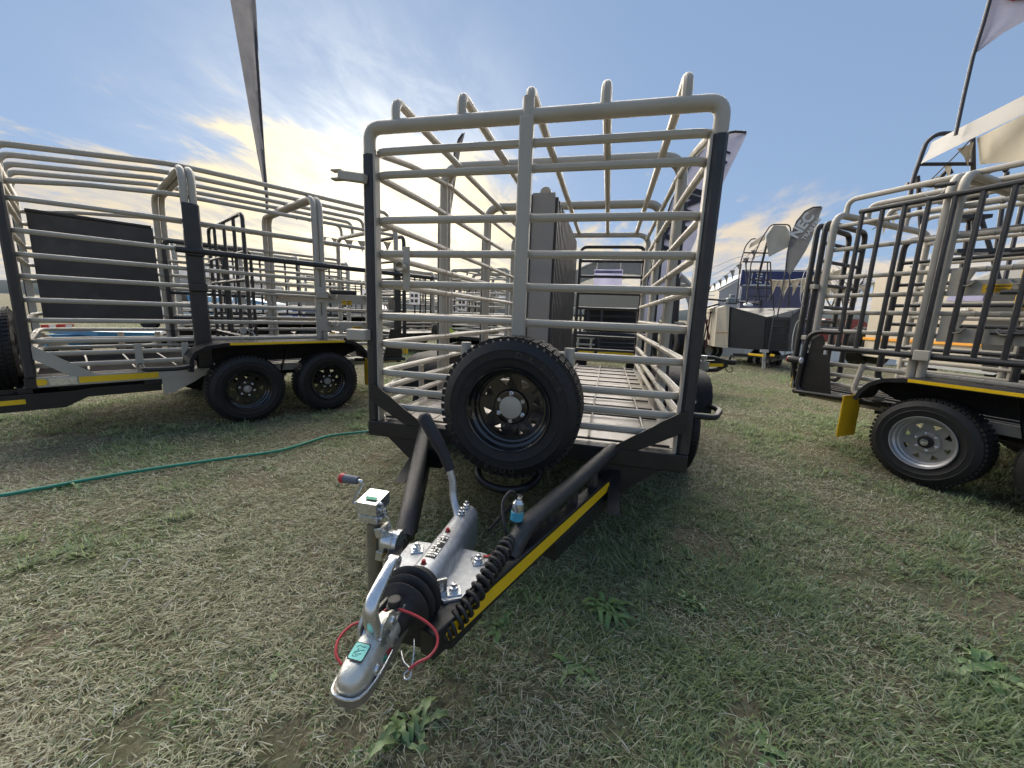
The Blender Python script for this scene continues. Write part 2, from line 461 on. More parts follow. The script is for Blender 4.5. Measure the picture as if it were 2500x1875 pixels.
# ------------------------------------------------------------------ ground
def ground_mat():
    m = bpy.data.materials.new('dry_lawn_soil'); m.use_nodes = True
    nt = m.node_tree; N, L = nt.nodes, nt.links; b = N['Principled BSDF']
    t = N.new('ShaderNodeTexCoord')
    def no(s_, d=6.0, r=.62, dist=0.0):
        n = N.new('ShaderNodeTexNoise'); L.new(t.outputs['Object'], n.inputs['Vector'])
        n.inputs['Scale'].default_value = s_; n.inputs['Detail'].default_value = d; n.inputs['Roughness'].default_value = r; n.inputs['Distortion'].default_value = dist
        return n.outputs[0]
    def rg(f, a, c, o=0.0, p=1.0):
        n = N.new('ShaderNodeMapRange'); L.new(f, n.inputs[0])
        for i, v in enumerate((a, c, o, p)): n.inputs[i + 1].default_value = v
        return n.outputs[0]
    def mx(f, a, c):
        n = N.new('ShaderNodeMix'); n.data_type = 'RGBA'; L.new(f, n.inputs[0])
        for i, v in ((6, a), (7, c)):
            if isinstance(v, tuple): n.inputs[i].default_value = (*v, 1)
            else: L.new(v, n.inputs[i])
        return n.outputs[2]
    straw = mx(rg(no(55, 8, .75, .6), .36, .64), (0.075, 0.06, 0.04), (0.30, 0.26, 0.18))
    green = mx(rg(no(48, 8, .75, .6), .36, .64), (0.055, 0.055, 0.032), (0.20, 0.21, 0.12))
    c = mx(rg(no(1.3, 5), .42, .60), straw, green)
    soil = mx(rg(no(30, 6), .35, .65), (0.13, 0.085, 0.06), (0.27, 0.185, 0.135))
    c = mx(rg(no(2.6, 7, .7), .64, .74), c, soil)
    L.new(c, b.inputs['Base Color']); b.inputs['Roughness'].default_value = .95; b.inputs['Specular IOR Level'].default_value = .1
    bp = N.new('ShaderNodeBump'); bp.inputs['Strength'].default_value = .8; bp.inputs['Distance'].default_value = .02
    L.new(no(45, 8, .75), bp.inputs['Height']); L.new(bp.outputs[0], b.inputs['Normal'])
    return m
def ground_z(x, y):
    r = math.hypot(x, y)
    k = 1.0 if r < 40 else 0.0
    return k * (0.012 * noise.noise(Vector((x * .9, y * .9, 0))) + 0.008 * noise.noise(Vector((x * 3.1, y * 3.1, 4))))
bm = bmesh.new()
def axis_steps(far):
    a = [i * .25 for i in range(0, 41)]
    v = 10.0
    while v < far: v *= 1.35; a.append(v)
    return sorted([-q for q in a if q > 0] + a)
XSs, YSs = axis_steps(2500), axis_steps(2500)
grid = [[bm.verts.new((x, y, ground_z(x, y) if abs(x) < 14 and abs(y) < 14 else 0)) for x in XSs] for y in YSs]
for i in range(len(YSs) - 1):
    for j in range(len(XSs) - 1):
        bm.faces.new((grid[i][j], grid[i][j + 1], grid[i + 1][j + 1], grid[i + 1][j]))
gm = bpy.data.meshes.new('ground'); bm.to_mesh(gm); bm.free(); gm.shade_smooth()
gm.materials.append(ground_mat())
go = bpy.data.objects.new('ground', gm); COL.objects.link(go); go['kind'] = 'structure'
# distant hills along the horizon, the blue of the haze painted into their colour
M_HILL = mat('haze_tinted_hills', (0.085, 0.105, 0.11), 0.95, col2=(0.07, 0.085, 0.085), nscale=.02, spec=.1)
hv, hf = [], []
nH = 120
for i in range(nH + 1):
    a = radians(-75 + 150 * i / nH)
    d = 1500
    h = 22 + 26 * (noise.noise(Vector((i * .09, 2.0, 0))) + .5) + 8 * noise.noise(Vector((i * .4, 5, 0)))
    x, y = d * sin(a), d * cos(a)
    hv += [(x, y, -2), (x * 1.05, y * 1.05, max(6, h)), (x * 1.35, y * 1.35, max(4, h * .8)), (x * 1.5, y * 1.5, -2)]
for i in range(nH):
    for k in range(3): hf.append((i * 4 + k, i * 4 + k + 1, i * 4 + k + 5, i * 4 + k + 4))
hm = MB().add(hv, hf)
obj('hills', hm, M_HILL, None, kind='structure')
# ------------------------------------------------------------------ wheels
def rawbox(mb, c, ex, ey, ez, dx, dy, dz, mi=0):
    c = Vector(c)
    vs = [c + ex * (a * dx / 2) + ey * (b * dy / 2) + ez * (d * dz / 2) for a in (-1, 1) for b in (-1, 1) for d in (-1, 1)]
    mb.add(vs, [(0, 1, 3, 2), (4, 6, 7, 5), (0, 4, 5, 1), (2, 3, 7, 6), (0, 2, 6, 4), (1, 5, 7, 3)], mi)
TR = 0.355
def tyre_mb(n=72):
    mb = MB()
    mb.lathe([(.203, -.02), (.212, -.008), (.235, -.001), (.255, .003), (.258, .0055), (.262, .003), (.292, .004), (.295, .0065), (.299, .004), (.318, -.003), (.336, -.016),
              (.3425, -.032), (.3440, -.045), (.3455, -.115), (.3440, -.185), (.3425, -.198), (.336, -.214), (.318, -.227), (.29, -.234), (.25, -.231), (.203, -.21)], n=n, close=True)
    X = Vector((1, 0, 0))
    K = 58
    for i in range(K):
        g = 2 * pi * i / K
        r_, t_ = Vector((0, -sin(g), cos(g))), Vector((0, cos(g), sin(g)))
        for t, w, off in ((-.036, .030, 0), (-.194, .030, 0.5)):
            gg = g + off * 2 * pi / K
            rr, tt = Vector((0, -sin(gg), cos(gg))), Vector((0, cos(gg), sin(gg)))
            sk = (X + tt * 0.25).normalized()
            rawbox(mb, rr * .3455 + X * t, sk, tt, rr, w, .0275, .019)
            s_ = 1 if t > -.1 else -1
            rawbox(mb, rr * .329 + X * (t + s_ * .0225), X, tt, (rr - X * s_ * .55).normalized(), .006, .0215 if i % 2 else .026, .017)
        for t, w in ((-.082, .034), (-.115, .018), (-.148, .034)):
            sk = (X + t_ * (0.5 if t > -.1 else -0.5 if t < -.13 else 0)).normalized()
            rawbox(mb, r_ * .3485 + X * t, sk, t_, r_, w, .030, .014)
    return mb
def ring2(r, n=48, a0=0):
    return [(r * cos(2 * pi * i / n + a0), r * sin(2 * pi * i / n + a0)) for i in range(n)]
def rim_mb():
    mb = MB()
    mb.lathe([(.205, -.012), (.2115, -.001), (.2085, .004), (.2035, .002), (.2000, -.012), (.1965, -.030), (.1850, -.040), (.1830, -.058), (.1790, -.064), (.1700, -.068), (.1665, -.084), (.164, -.086), (.170, -.092), (.184, -.11), (.19, -.21), (.20, -.215), (.205, -.21)], n=64, close=True)
    holes = []
    for i in range(8):
        g = 2 * pi * (i + .35) / 8
        tri = [(.108, 0), (.149, -.185), (.151, 0.0), (.149, .185)]
        holes.append([(r * cos(g + a), r * sin(g + a)) for r, a in tri][::-1])
    mb.holed(ring2(.167, 64), holes + [ring2(.075, 24)[::-1]], (-.086, 0, 0), (0, 1, 0), (0, 0, 1), .006)
    mb.lathe([(.094, -.088), (.090, -.080), (.084, -.072), (.060, -.069), (.047, -.070), (.045, -.078), (.0, -.078)], n=40)
    return mb
def nuts_mb(R=.070, z=-.072, n=6, a0=pi / 2, only=None):
    mb = MB()
    for i in range(n):
        if only is not None and i not in only: continue
        g = 2 * pi * i / n + a0
        c = Vector((z, R * cos(g), R * sin(g)))
        mb.lathe([(.0125, 0), (.0125, .003), (.0098, .004), (.0098, .015), (.006, .019), (.004, .019), (.004, .026), (0, .026)], c, (1, 0, 0), 8)
    return mb
def cap_mb(r=.04, h=.03):
    return MB().lathe([(r, -.076), (r, -.076 + h * .6), (r * .86, -.076 + h * .9), (r * .5, -.076 + h), (0, -.076 + h)], n=28)
def wheel(parent, loc, side=1, rim_m=None, spin=0.0, name='wheel', cap_m=None, capr=.04, nut_m=None, lod=0):
    rim_m = rim_m or M_GLOSS
    key = rim_m.name
    w = obj(name, cached('rim:' + key, rim_mb, rim_m, 28), parent=parent, loc=loc, rot=(spin, 0, 0) if side > 0 else (spin, 0, pi))
    obj('tyre', cached('tyre', tyre_mb, M_RUBBER, 30), parent=w)
    if lod < 1:
        obj('wheel_nut', cached('wheel_nut:' + (nut_m or M_ZINC).name, nuts_mb, nut_m or M_ZINC), parent=w)
        obj('hub_cap', cached('hub_cap:%s%.3f' % ((cap_m or M_SILVER).name, capr), lambda: cap_mb(capr), cap_m or M_SILVER), parent=w)
    return w

# ------------------------------------------------------------------ cattle trailers: front at y=0, rear at y=LEN, x across
LEN, HX = 3.40, 0.886
RAIL_Z = [2.094, 1.975, 1.738, 1.557, 1.390, 1.203, 1.040, 0.867, 0.762, 0.664]
def rail_mb(i, gap=None):
    z = RAIL_Z[i]
    x, yr = .862, LEN - .02
    zs = {0: 2.235, 1: 2.005}.get(i, z)
    f = .085 if i < 6 else .10
    mb = MB()
    def side(sx):
        if zs != z: return [(sx * x, yr, zs + .01), (sx * x, 1.05, zs), (sx * x, .45, z + (zs - z) * .55), (sx * x, .012, z)]
        return [(sx * x, yr, z), (sx * x, .012, z)]
    pts = side(-1) + list(reversed(side(1)))
    mb.tube(fillet(pts, f, 6), .0205, 10)
    for sx in (-1, 1):                                   # weld beads where the rail meets post and hoops
        mb.tube([(sx * .0335, .012, z), (sx * .037, .012, z), (sx * .041, .012, z)], [.0215, .0245, .0212], 9, caps=False)
        for yy in (1.05, 2.2):
            for k in (-.068, .068):
                mb.tube([(sx * x, yy + k - .004, zs), (sx * x, yy + k, zs), (sx * x, yy + k + .004, zs)], [.0212, .0242, .0212], 9, caps=False)
    return mb
def hoop_mb(y, ztop, r=.033, zb=.55, rad=.15):
    return MB().tube(fillet([(-HX, y, zb), (-HX, y, ztop), (HX, y, ztop), (HX, y, zb)], rad, 8), r, 12)
def front_hoop_mb():
    return MB().tube(fillet([(-HX, .0, 2.075), (-HX, .0, 2.212), (HX, .0, 2.212), (HX, .0, 2.075)], .14, 8), .0345, 14)
ROOF_X = [-.725, -.352, 0.005, .37, .727]
def roof_mb(x, kind='main'):
    z = 2.335
    if kind == 'left': return MB().tube(fillet([(x, .0, 2.215), (x, .0, 2.385), (x, 1.08, 2.535), (x, 2.3, 2.55), (x, LEN - .02, 2.55), (x, LEN, 2.36)], .13, 7), .0245, 10)
    if kind == 'gate': return MB().tube(fillet([(x, LEN, 2.35), (x, LEN, 2.52), (x, .0, 2.52), (x, .0, 2.22)], .14, 8), .0245, 10)
    return MB().tube(fillet([(x, .0, 2.215), (x, .0, z + .006), (x, .3, z - .002), (x, LEN - .02, 2.318)], .10, 7), .0245, 10)
def mudguard_mb(s, x0=.925, x1=1.245):
    prof = [(.965, .585), (.975, .70), (1.02, .775), (1.11, .825), (1.26, .850), (2.46, .850), (2.60, .825), (2.69, .77), (2.75, .69), (2.78, .61)]
    th = .006
    def nrm(i):
        a, b = prof[max(i - 1, 0)], prof[min(i + 1, len(prof) - 1)]
        d = Vector((b[0] - a[0], b[1] - a[1])).normalized(); return Vector((d.y, -d.x))
    outer = [Vector(p) for p in prof]; inner = [Vector(p) + nrm(i) * th for i, p in enumerate(prof)]
    mb = MB()
    mb.loft([[(s * x0, o.x, o.y), (s * x1, o.x, o.y), (s * x1, n_.x, n_.y), (s * x0, n_.x, n_.y)] for o, n_ in zip(outer, inner)])
    lip = [Vector(p) + nrm(i) * .034 for i, p in enumerate(prof)]
    mb.loft([[(s * x1, o.x, o.y), (s * (x1 + .005), o.x, o.y), (s * (x1 + .005), n_.x, n_.y), (s * x1, n_.x, n_.y)] for o, n_ in zip(outer, lip)])
    # inner apron against the side of the body
    poly = [(p[0], p[1] - .004) for p in prof[1:-1]] + [(2.60, .62), (1.15, .62)]
    mb.prism(poly, (s * (x0 + .003), 0, 0), (0, 1, 0), (0, 0, 1), .006)
    return mb
def grate_mb(along_x, along_y, zx, zy, r=.006, mi=0):
    mb = MB()
    if along_x:
        n = int(LEN / along_x)
        for i in range(n + 1): mb.cyl((-.83, .03 + i * along_x, zx), (.83, .03 + i * along_x, zx), r, 6)
    if along_y:
        n = int(1.66 / along_y)
        for i in range(n + 1): mb.cyl((-.83 + i * along_y, .02, zy), (-.83 + i * along_y, LEN - .02, zy), r, 6)
    return mb
def fence_gate(parent, name, o, ex, w, z0, z1, hb=(), vb=(), r=.019, m=None, fr=.022, rad=.09):
    """tube-framed gate leaf in the plane ex x z; frame and each bar are separate pieces"""
    m = m or M_CHAR
    o, ex = Vector(o), Vector(ex).normalized()
    Z = Vector((0, 0, 1))
    P = lambda a, z: o + ex * a + Z * z
    g = obj(name, MB().tube(fillet([P(w * .5, z1), P(0, z1), P(0, z0), P(w, z0), P(w, z1), P(w * .5, z1)], rad, 5), fr, 10), m, parent)
    for z in hb: obj('gate_bar', MB().cyl(P(fr, z), P(w - fr, z), r, 8), m, g)
    for a in vb: obj('gate_bar', MB().cyl(P(a, z0 + fr * .5), P(a, z1 - fr * .5), r, 8), m, g)
    return g
def hook_plate(parent, y0, y1, x, z, flip=1):
    """grey side plate with half-round hooks and a warning sticker, standing on the outer side rails"""
    X = Vector((flip, 0, 0))
    poly = [(y0, z - .075), (y1, z - .075), (y1, z + .03), (y0 + .16, z + .03), (y0 + .10, z + .11), (y0, z + .11)]
    p = obj('hook_plate', MB().prism(poly, (x, 0, 0), (0, 1, 0), (0, 0, 1), .006), M_BEIGE, parent)
    for yy in (y0 + .20, y1 - .12):
        arc = [(x + flip * .028 , yy + .05 * cos(pi + pi * k / 8), z + .035 + .05 * sin(pi + pi * k / 8)) for k in range(9)]
        mb = MB()
        mb.loft([[(a[0] - .03, a[1], a[2]), (a[0] + .03, a[1], a[2]), (a[0] + .03, a[1] + .004, a[2] - .004), (a[0] - .03, a[1] + .004, a[2] - .004)] for a in arc])
        obj('hook', mb, M_BEIGE, p)
    return p
def hook_plate2(parent, y0, y1, x, z):
    """hook plate on the left side of a trailer; runs forward from y0 to y1 with a raised end"""
    poly = [(y0, z - .095), (y0, z + .115), (y0 - .15, z + .115), (y0 - .115, z + .02), (y1, z + .02), (y1, z - .095)]
    p = obj('hook_plate', MB().prism(poly, (x, 0, 0), (0, 1, 0), (0, 0, 1), .006), M_BEIGE, parent)
    for yy in (y0 - .118, y0 - .38, y0 - .72):
        arc = [(yy + .042 * cos(pi + pi * k / 8), z + .025 + .042 * sin(pi + pi * k / 8)) for k in range(9)]
        mb = MB().loft([[(x - .055, a, b), (x + .012, a, b), (x + .012, a, b - .005), (x - .055, a, b - .005)] for a, b in arc])
        obj('hook', mb, M_BEIGE, p)
    return p
def warning_sticker(parent, c, ex, ez, w=.13, h=.055):
    ex, ez = Vector(ex), Vector(ez); n_ = ex.cross(ez).normalized(); c = Vector(c)
    mb = MB().prism([(-w / 2, -h / 2), (w / 2, -h / 2), (w / 2, h / 2), (-w / 2, h / 2)], c, ex, ez, .001)
    M = frame(c + n_ * .0016 + ex * .018 + ez * .014, ex, ez)
    mb.merge(text_mesh('WARNING', .021, 0, .0006), M, 1)
    t0 = c + n_ * .0016 - ex * .044 + ez * .006
    mb.holed([(-.014, -.011), (.014, -.011), (0, .014)], [[(-.0085, -.0085), (0, .0075), (.0085, -.0085)]], t0, ex, ez, .0006, 1)
    mb.prism([(-.001, -.005), (.001, -.005), (.001, .002), (-.001, .002)], t0, ex, ez, .0006, 1)
    for i in range(4):
        rawbox(mb, c + n_ * .0016 + ex * (.02 - .003 * (i % 2)) - ez * (.003 + i * .0062), ex, ez, n_, .07 - .012 * (i % 3), .0026, .0006, 1)
    return obj('warning_sticker', mb, [M_YPL, M_INK], parent)

HOOPS = {'main': ((1.017, 2.36), (1.083, 2.36), (2.167, 2.36), (2.233, 2.36), (LEN, 2.30)),
         'left': ((1.115, 2.50), (1.183, 2.50), (2.315, 2.50), (2.383, 2.50), (LEN, 2.36)),
         'gate': ((1.017, 2.48), (1.083, 2.48), (2.500, 2.50), (2.566, 2.50), (LEN, 2.365))}
def cage(t, kind, lod=0, dark_posts=True):
    """parts shared by every cattle trailer"""
    for i in range(10):
        obj('rail', cached('rail:%d' % i, lambda: rail_mb(i), M_BEIGE), parent=t)
    obj('front_hoop', cached('front_hoop', front_hoop_mb, M_BEIGE), parent=t)
    for y, zt in HOOPS[kind]:
        obj('hoop', cached('hoop:%.3f%.3f' % (y, zt), lambda: hoop_mb(y, zt), M_BEIGE), parent=t)
    for x in ROOF_X:
        obj('roof_bar', cached('roof_bar:%.3f%s' % (x, kind), lambda: roof_mb(x, kind), M_BEIGE), parent=t)
    for s in (-1, 1):
        obj('front_post', cached('front_post:%d' % s, lambda: MB().bar((s * (HX + .002), -.003, .565), (s * (HX + .002), -.003, 2.085), .060, .064, (0, 1, 0), .016), M_CHAR), parent=t)
        obj('post_liner', cached('post_liner:%d' % s, lambda: MB().bar((s * (HX - .036), .004, .57), (s * (HX - .036), .004, 2.08), .012, .055, (0, 1, 0), .003), M_BEIGE), parent=t)
        obj('chassis_rail', cached('chassis_rail:%d' % s, lambda: MB().bar((s * .885, .015, .53), (s * .885, LEN, .53), .05, .085), M_BEIGE), parent=t)
        obj('mudguard', cached('mudguard:%d' % s, lambda: mudguard_mb(s), M_MUDG, 50), parent=t)
        for y, nm in ((1.44, 'axle'), (2.27, 'axle')):
            wheel(t, (s * 1.23, y, TR), s, M_SILVER if kind == 'gate' else M_GLOSS, spin=0.4 * y + s * .7, cap_m=M_SILVER, lod=lod)
        sub = [(-.30, .485), (2.9, .485), (2.9, .40), (.45, .40), (.20, .33), (-.30, .33)]
        obj('chassis_beam', cached('chassis_beam:%d' % s, lambda: MB().prism([(.05, .485)] + sub[1:], (s * .56, 0, 0), (0, 1, 0), (0, 0, 1), .06), M_BLACK), parent=t)
        # mudguard stay and step loop
        obj('mudguard_stay', cached('mudguard_stay:%d' % s, lambda: MB().bar((s * .90, 1.855, .50), (s * 1.20, 1.855, .842), .04, .01, (0, 1, 0)), M_BLACK), parent=t)
        obj('step_loop', cached('step_loop:%d' % s, lambda: MB().tube(fillet([(s * .90, .66, .635), (s * 1.20, .66, .625), (s * 1.29, .90, .63), (s * 1.22, 1.0, .645)], .06, 6), .021, 10), M_BLACK), parent=t)
        obj('side_gusset', cached('side_gusset:%d' % s, lambda: MB().prism([(.0, .83), (.0, .745), (.21, .573), (.37, .573), (.04, .83)], (s * .905, 0, 0), (0, 1, 0), (0, 0, 1), .006), M_BEIGE), parent=t)
        for y in (.66, 1.0):
            obj('stub_post', cached('stub_post:%d%.2f' % (s, y), lambda: MB().bar((s * .905, y, .56), (s * .905, y, .835), .022, .055, (0, 1, 0)), M_BEIGE), parent=t)
        obj('mud_flap', cached('mud_flap:%d' % s, lambda: MB().box((s * 1.09, 2.86, .42), (.28, .012, .40), ch=.004), M_YPL), parent=t)
    obj('axle', cached('axle', lambda: MB().cyl((-1.05, 1.44, TR), (1.05, 1.44, TR), .036, 12).cyl((-1.05, 2.27, TR), (1.05, 2.27, TR), .036, 12), M_BLACK), parent=t, kind='stuff')
    obj('front_beam', cached('front_beam', lambda: MB().box((0, -.008, .527), (1.826, .07, .092), ch=.005), M_BLACK), parent=t)
    obj('rear_beam', cached('rear_beam', lambda: MB().box((0, LEN + .01, .53), (1.85, .06, .09), ch=.005), M_BLACK), parent=t)
    for y in (.55, 1.05, 1.6, 2.2, 2.8):
        obj('cross_member', cached('cross_member:%.2f' % y, lambda: MB().bar((-.86, y, .528), (.86, y, .528), .05, .05, ch=.003), M_BLACK), parent=t)
    # drawbar
    for s in (-1, 1):
        obj('drawbar_beam', cached('drawbar_beam:%d' % s, lambda: MB().bar((s * .072, -1.285, .398), (s * .603, .12, .398), .05, .076, ch=.003), M_BLACK), parent=t)
# ------------------------------------------------------------------ the trailer in front
MAIN_O = Vector((-.4625, 2.1, 0))
def Lw(x, y, z):
    return Vector((x + .4625, y - 2.1, z))
def Pc(dx, y, z):
    return Vector((dx, y - 2.1, z))
main = thing('cattle_trailer', 'beige and black cattle trailer in the middle with a spare wheel on its front', 'cattle trailer', MAIN_O, 0, 'beige and black cattle trailers')
cage(main, 'main')
obj('centre_post', MB().bar((0, -.022, .57), (0, -.022, 2.20), .070, .045, (0, 1, 0), .006).tube([(0, -.01, 2.16), (0, -.01, 2.29)], .030, 12), M_BEIGE, main)
for s in (-1, 1):
    for y in (1.05, 2.2):
        obj('post_cover', MB().bar((s * (HX + .022), y + .012, .57), (s * (HX + .022), y + .012, 2.07), .055, .125, (0, 1, 0), .016), M_CHAR, main)
    obj('front_gusset', MB().prism([(s * .89, .80), (s * .89, .70), (s * .665, .573), (s * .53, .573), (s * .86, .80)], (0, -.040, 0), (1, 0, 0), (0, 0, 1), .008), M_BLACK, main)
    obj('corner_plate', MB().prism([(s * .79, .482), (s * .44, .482), (s * .44, .32), (s * .60, .32)], (0, -.005, 0), (1, 0, 0), (0, 0, 1), .05), M_BLACK, main)
    # tube rail above each drawbar beam, with its stub posts
    T = [(s * .196, -.905, .425), (s * .2265, -.81, .492), (s * .545, -.02, .560)]
    obj('drawbar_tube', MB().tube(fillet(T, .07, 8), .0355, 16), M_DRAW, main)
    for k in range(3):
        y = -.636 + k * .197
        x = .292 + (y + .636) * .40
        obj('stub_post', MB().cyl((s * (x + .004), y, .425), (s * x, y, .512 + .016 * k), .023, 10), M_DRAW, main)
    d = Vector((s * .531, 1.405, 0)).normalized(); n_ = Vector((d.y, -d.x, 0)) * s
    p0, p1 = Vector((s * .072, -1.285, .400)) + d * .045 + n_ * .0265, Vector((s * .072, -1.285, .400)) + d * 1.24 + n_ * .0265
    L_ = (p1 - p0).length
    obj('reflective_tape', MB().prism([(0, -.010), (.02, -.0235), (L_ - .012, -.0235), (L_, -.016), (L_, .016), (L_ - .012, .0235), (.02, .0235), (0, .010)], p0, d, (0, 0, 1), .0016), M_TAPE, main)
    obj('lower_beam', MB().bar((s * .305, -.66, .322), (s * .607, .13, .318), .060, .080, ch=.003), M_BLACK, main)
# floor
obj('floor_plate', MB().box((0, LEN / 2, .5715), (1.70, LEN - .05, .006), ch=.001), M_BAREST, main)
for s in (-1, 1):
    obj('kick_plate', MB().bar((s * .80, .05, .577), (s * .80, LEN - .05, .577), .12, .005, ch=.001), M_BEIGE, main)
obj('floor_grate', grate_mb(.29, 0, .590, 0, .007), M_BLACK, main, kind='stuff')
obj('floor_grate', grate_mb(0, .31, 0, .603, .0065), M_BEIGE, main, kind='stuff')
# divider gate down the middle: a sheet box with ribs
dv = obj('divider_gate', MB().bar((.012, .50, .62), (.012, .50, 2.0), .145, .012, (0, 1, 0), .002).box((.075, 1.28, 1.30), (.006, 1.56, 1.36), ch=.001).box((-.055, 1.28, 1.30), (.006, 1.56, 1.36), ch=.001), M_PANEL2, main)
for k in range(19):
    obj('rib', MB().bar((.088, .53 + k * .083, .62), (.088, .53 + k * .083, 1.98), .028, .03, (0, 1, 0), .006), M_PANEL, dv)
obj('top_tube', MB().tube(fillet([(.02, .50, 2.0), (.02, 2.08, 2.0)], .05, 5), .036, 12), M_BEIGE, dv)
obj('edge_post', MB().bar((-.075, .50, .60), (-.075, .50, 1.99), .03, .05, (0, 1, 0), .004), M_CHAR, dv)
# rear doors
fence_gate(main, 'rear_door', (.035, LEN + .06, 0), (1, 0, 0), .82, .66, 2.16, (.80, .98, 1.16, 1.36, 1.56, 1.78, 1.98))
fence_gate(main, 'rear_door', (-.855, LEN + .06, 0), (1, 0, 0), .82, .66, 2.16, (.80, .98, 1.16, 1.36, 1.56, 1.78, 1.98))
# front fittings on the left post
br = obj('lock_arm', MB().bar((-1.04, -.055, 1.962), (-.88, -.055, 1.938), .045, .045, (0, 0, 1), .004), M_BEIGE, main)
obj('fork', MB().bar((-1.085, -.055, 1.985), (-1.02, -.055, 1.985), .04, .010, (0, 0, 1)).bar((-1.085, -.055, 1.942), (-1.02, -.055, 1.942), .04, .010, (0, 0, 1)), M_BEIGE, br)
obj('lock_arm', MB().bar((-1.01, -.06, 1.092), (-.885, -.06, 1.092), .06, .062, (0, 0, 1), .005), M_BEIGE, main)
ps = obj('sleeve_plate', MB().bar((-.653, -.028, 1.36), (-.653, -.028, 1.59), .040, .008, (0, 1, 0), .002), M_BEIGE, main)
obj('pipe_sleeve', MB().lathe([(.027, 0), (.027, .075), (.0225, .075), (.0225, 0)], (-.668, -.085, 1.478), (0, 1, 0), 20, close=True), M_BEIGE, ps)
mt = MB().box((1.10, .955, .665), (.10, .012, .035), ch=.003)
obj('marker_light', mt, M_BLACK, main)
obj('marker_lens', MB().box((1.10, .948, .665), (.07, .010, .022), ch=.003), M_LENSW, main)
# spare wheel carrier and spare wheel
obj('carrier_loop', MB().tube(fillet([(-.20, -.02, .47), (-.15, -.22, .37), (.0, -.26, .345), (.15, -.22, .37), (.20, -.02, .47)], .12, 8), .021, 12), M_BLACK, main)
for x in (-.283, .283):
    obj('carrier_post', MB().cyl((x, -.055, .56), (x, -.055, 1.085), .027, 16), M_BEIGE, main)
obj('carrier_plate', MB().box((0, -.075, .79), (.30, .02, .12)), M_BEIGE, main)
SW = Vector((0.022, -.295, .785))
sw = obj('spare_wheel', cached('rim:' + M_GLOSS.name, rim_mb, M_GLOSS, 28), parent=main, loc=SW, rot=(.0, radians(0), -pi / 2))
obj('tyre', cached('tyre', tyre_mb, M_RUBBER, 30), parent=sw)
obj('wheel_nut', nuts_mb(only=(0, 2, 4)), M_ZINC, sw)
obj('stud_hole', MB().lathe([(.0105, -.071), (.0105, -.066), (0, -.066)], (0, .070 * cos(pi / 6), .070 * sin(pi / 6)), (1, 0, 0), 14).lathe([(.0105, -.071), (.0105, -.066), (0, -.066)], (0, .070 * cos(pi * 5 / 6), .070 * sin(pi * 5 / 6)), (1, 0, 0), 14).lathe([(.0105, -.071), (.0105, -.066), (0, -.066)], (0, .070 * cos(pi * 1.5), .070 * sin(pi * 1.5)), (1, 0, 0), 14), M_BEIGE, sw)
obj('hub_disc', MB().lathe([(.0575, -.071), (.0575, -.064), (.056, -.063), (0, -.063)], n=40), M_BEIGE, sw)
obj('valve', MB().cyl((-.03, .135, .105), (-.012, .115, .09), .005, 8), M_RUBBER, sw)
def arc_text(mb, txt, r, a0, step, size, ext):
    """raised letters round the sidewall; angles run clockwise as seen from outside"""
    for i, ch_ in enumerate(txt):
        if ch_ == ' ': continue
        g = radians(a0 + i * step)
        out = Vector((0, sin(g), cos(g))); tan = Vector((0, cos(g), -sin(g)))
        mb.merge(text_mesh(ch_, size, .0022, .0006), frame(Vector((.0045, 0, 0)) + out * r, tan, out))
    return mb
lt = MB()
arc_text(lt, 'DK218', .274, 10, 13.2, .042, .002)
arc_text(lt, 'DOUBLE', .305, 174, 8.2, .040, .002)
arc_text(lt, 'KING', .305, 234.6, 8.0, .040, .002)
obj('tyre_lettering', lt, M_RUBLET, sw, kind='stuff')

# ---- coupling
cb = MB()
def csec(y, w, zt, zb, n=14, p=2.6):
    """upper half super-ellipse section of the coupling head"""
    pts = []
    for i in range(n):
        a = pi * i / (n - 1)
        c_, s_ = cos(a), sin(a)
        pts.append(Pc(w * (abs(c_) ** (2 / p)) * (1 if c_ > 0 else -1), y, zb + (zt - zb) * abs(s_) ** (2 / p)))
    return pts + [Pc(-w * .98, y, zb - .002), Pc(w * .98, y, zb - .002)]
secs = [(.562, .014, .472, .452), (.566, .026, .481, .451), (.575, .036, .489, .450), (.589, .0425, .496, .449), (.607, .0455, .5010, .448), (.630, .046, .506, .448), (.652, .044, .512, .448), (.664, .041, .524, .448)]
cb.loft([csec(*q) for q in secs])
for s in (-1, 1):                                         # cheeks either side of the handle slot
    poly = [(.655, .440), (.655, .520), (.664, .536), (.690, .549), (.712, .540), (.728, .516), (.80, .508), (.80, .446)]
    cb.prism([(a - 2.1, b) for a, b in poly], (s * .034, 0, 0), (0, 1, 0), (0, 0, 1), .009)
cb.box(Pc(0, .69, .452), (.06, .09, .02), ch=.004)
head = obj('coupling_head', cb, M_CAST, main, ang=50)
head.scale = (.80, 1, 1); head.location = (-.009, .034, .003)
lip = []
for y, w in ((.557, .010), (.560, .028), (.568, .041), (.584, .0492), (.605, .0525), (.64, .052), (.69, .046), (.76, .041), (.80, .039)):
    lip.append((w, y - 2.1))
outl = [(w, y) for w, y in lip] + [(-w, y) for w, y in reversed(lip)]
fl = MB().prism(outl, (0, 0, .4385), (1, 0, 0), (0, 1, 0), .022)
obj('flange', fl, M_CASTD, head, ang=40)
rimp = [Vector((w, y, .4495)) for w, y in lip[:7]]
obj('flange_edge', MB().tube([Vector((-p.x, p.y, p.z)) for p in reversed(rimp)] + rimp, .0034, 8), M_ZINC, head)
stk = MB().prism([(-.020, -.020), (-.024, -.016), (-.024, .016), (-.020, .020), (.020, .020), (.024, .016), (.024, -.016), (.020, -.020)], Pc(0, .617, .5055), (1, 0, 0), (0, 1, .22), .0012)
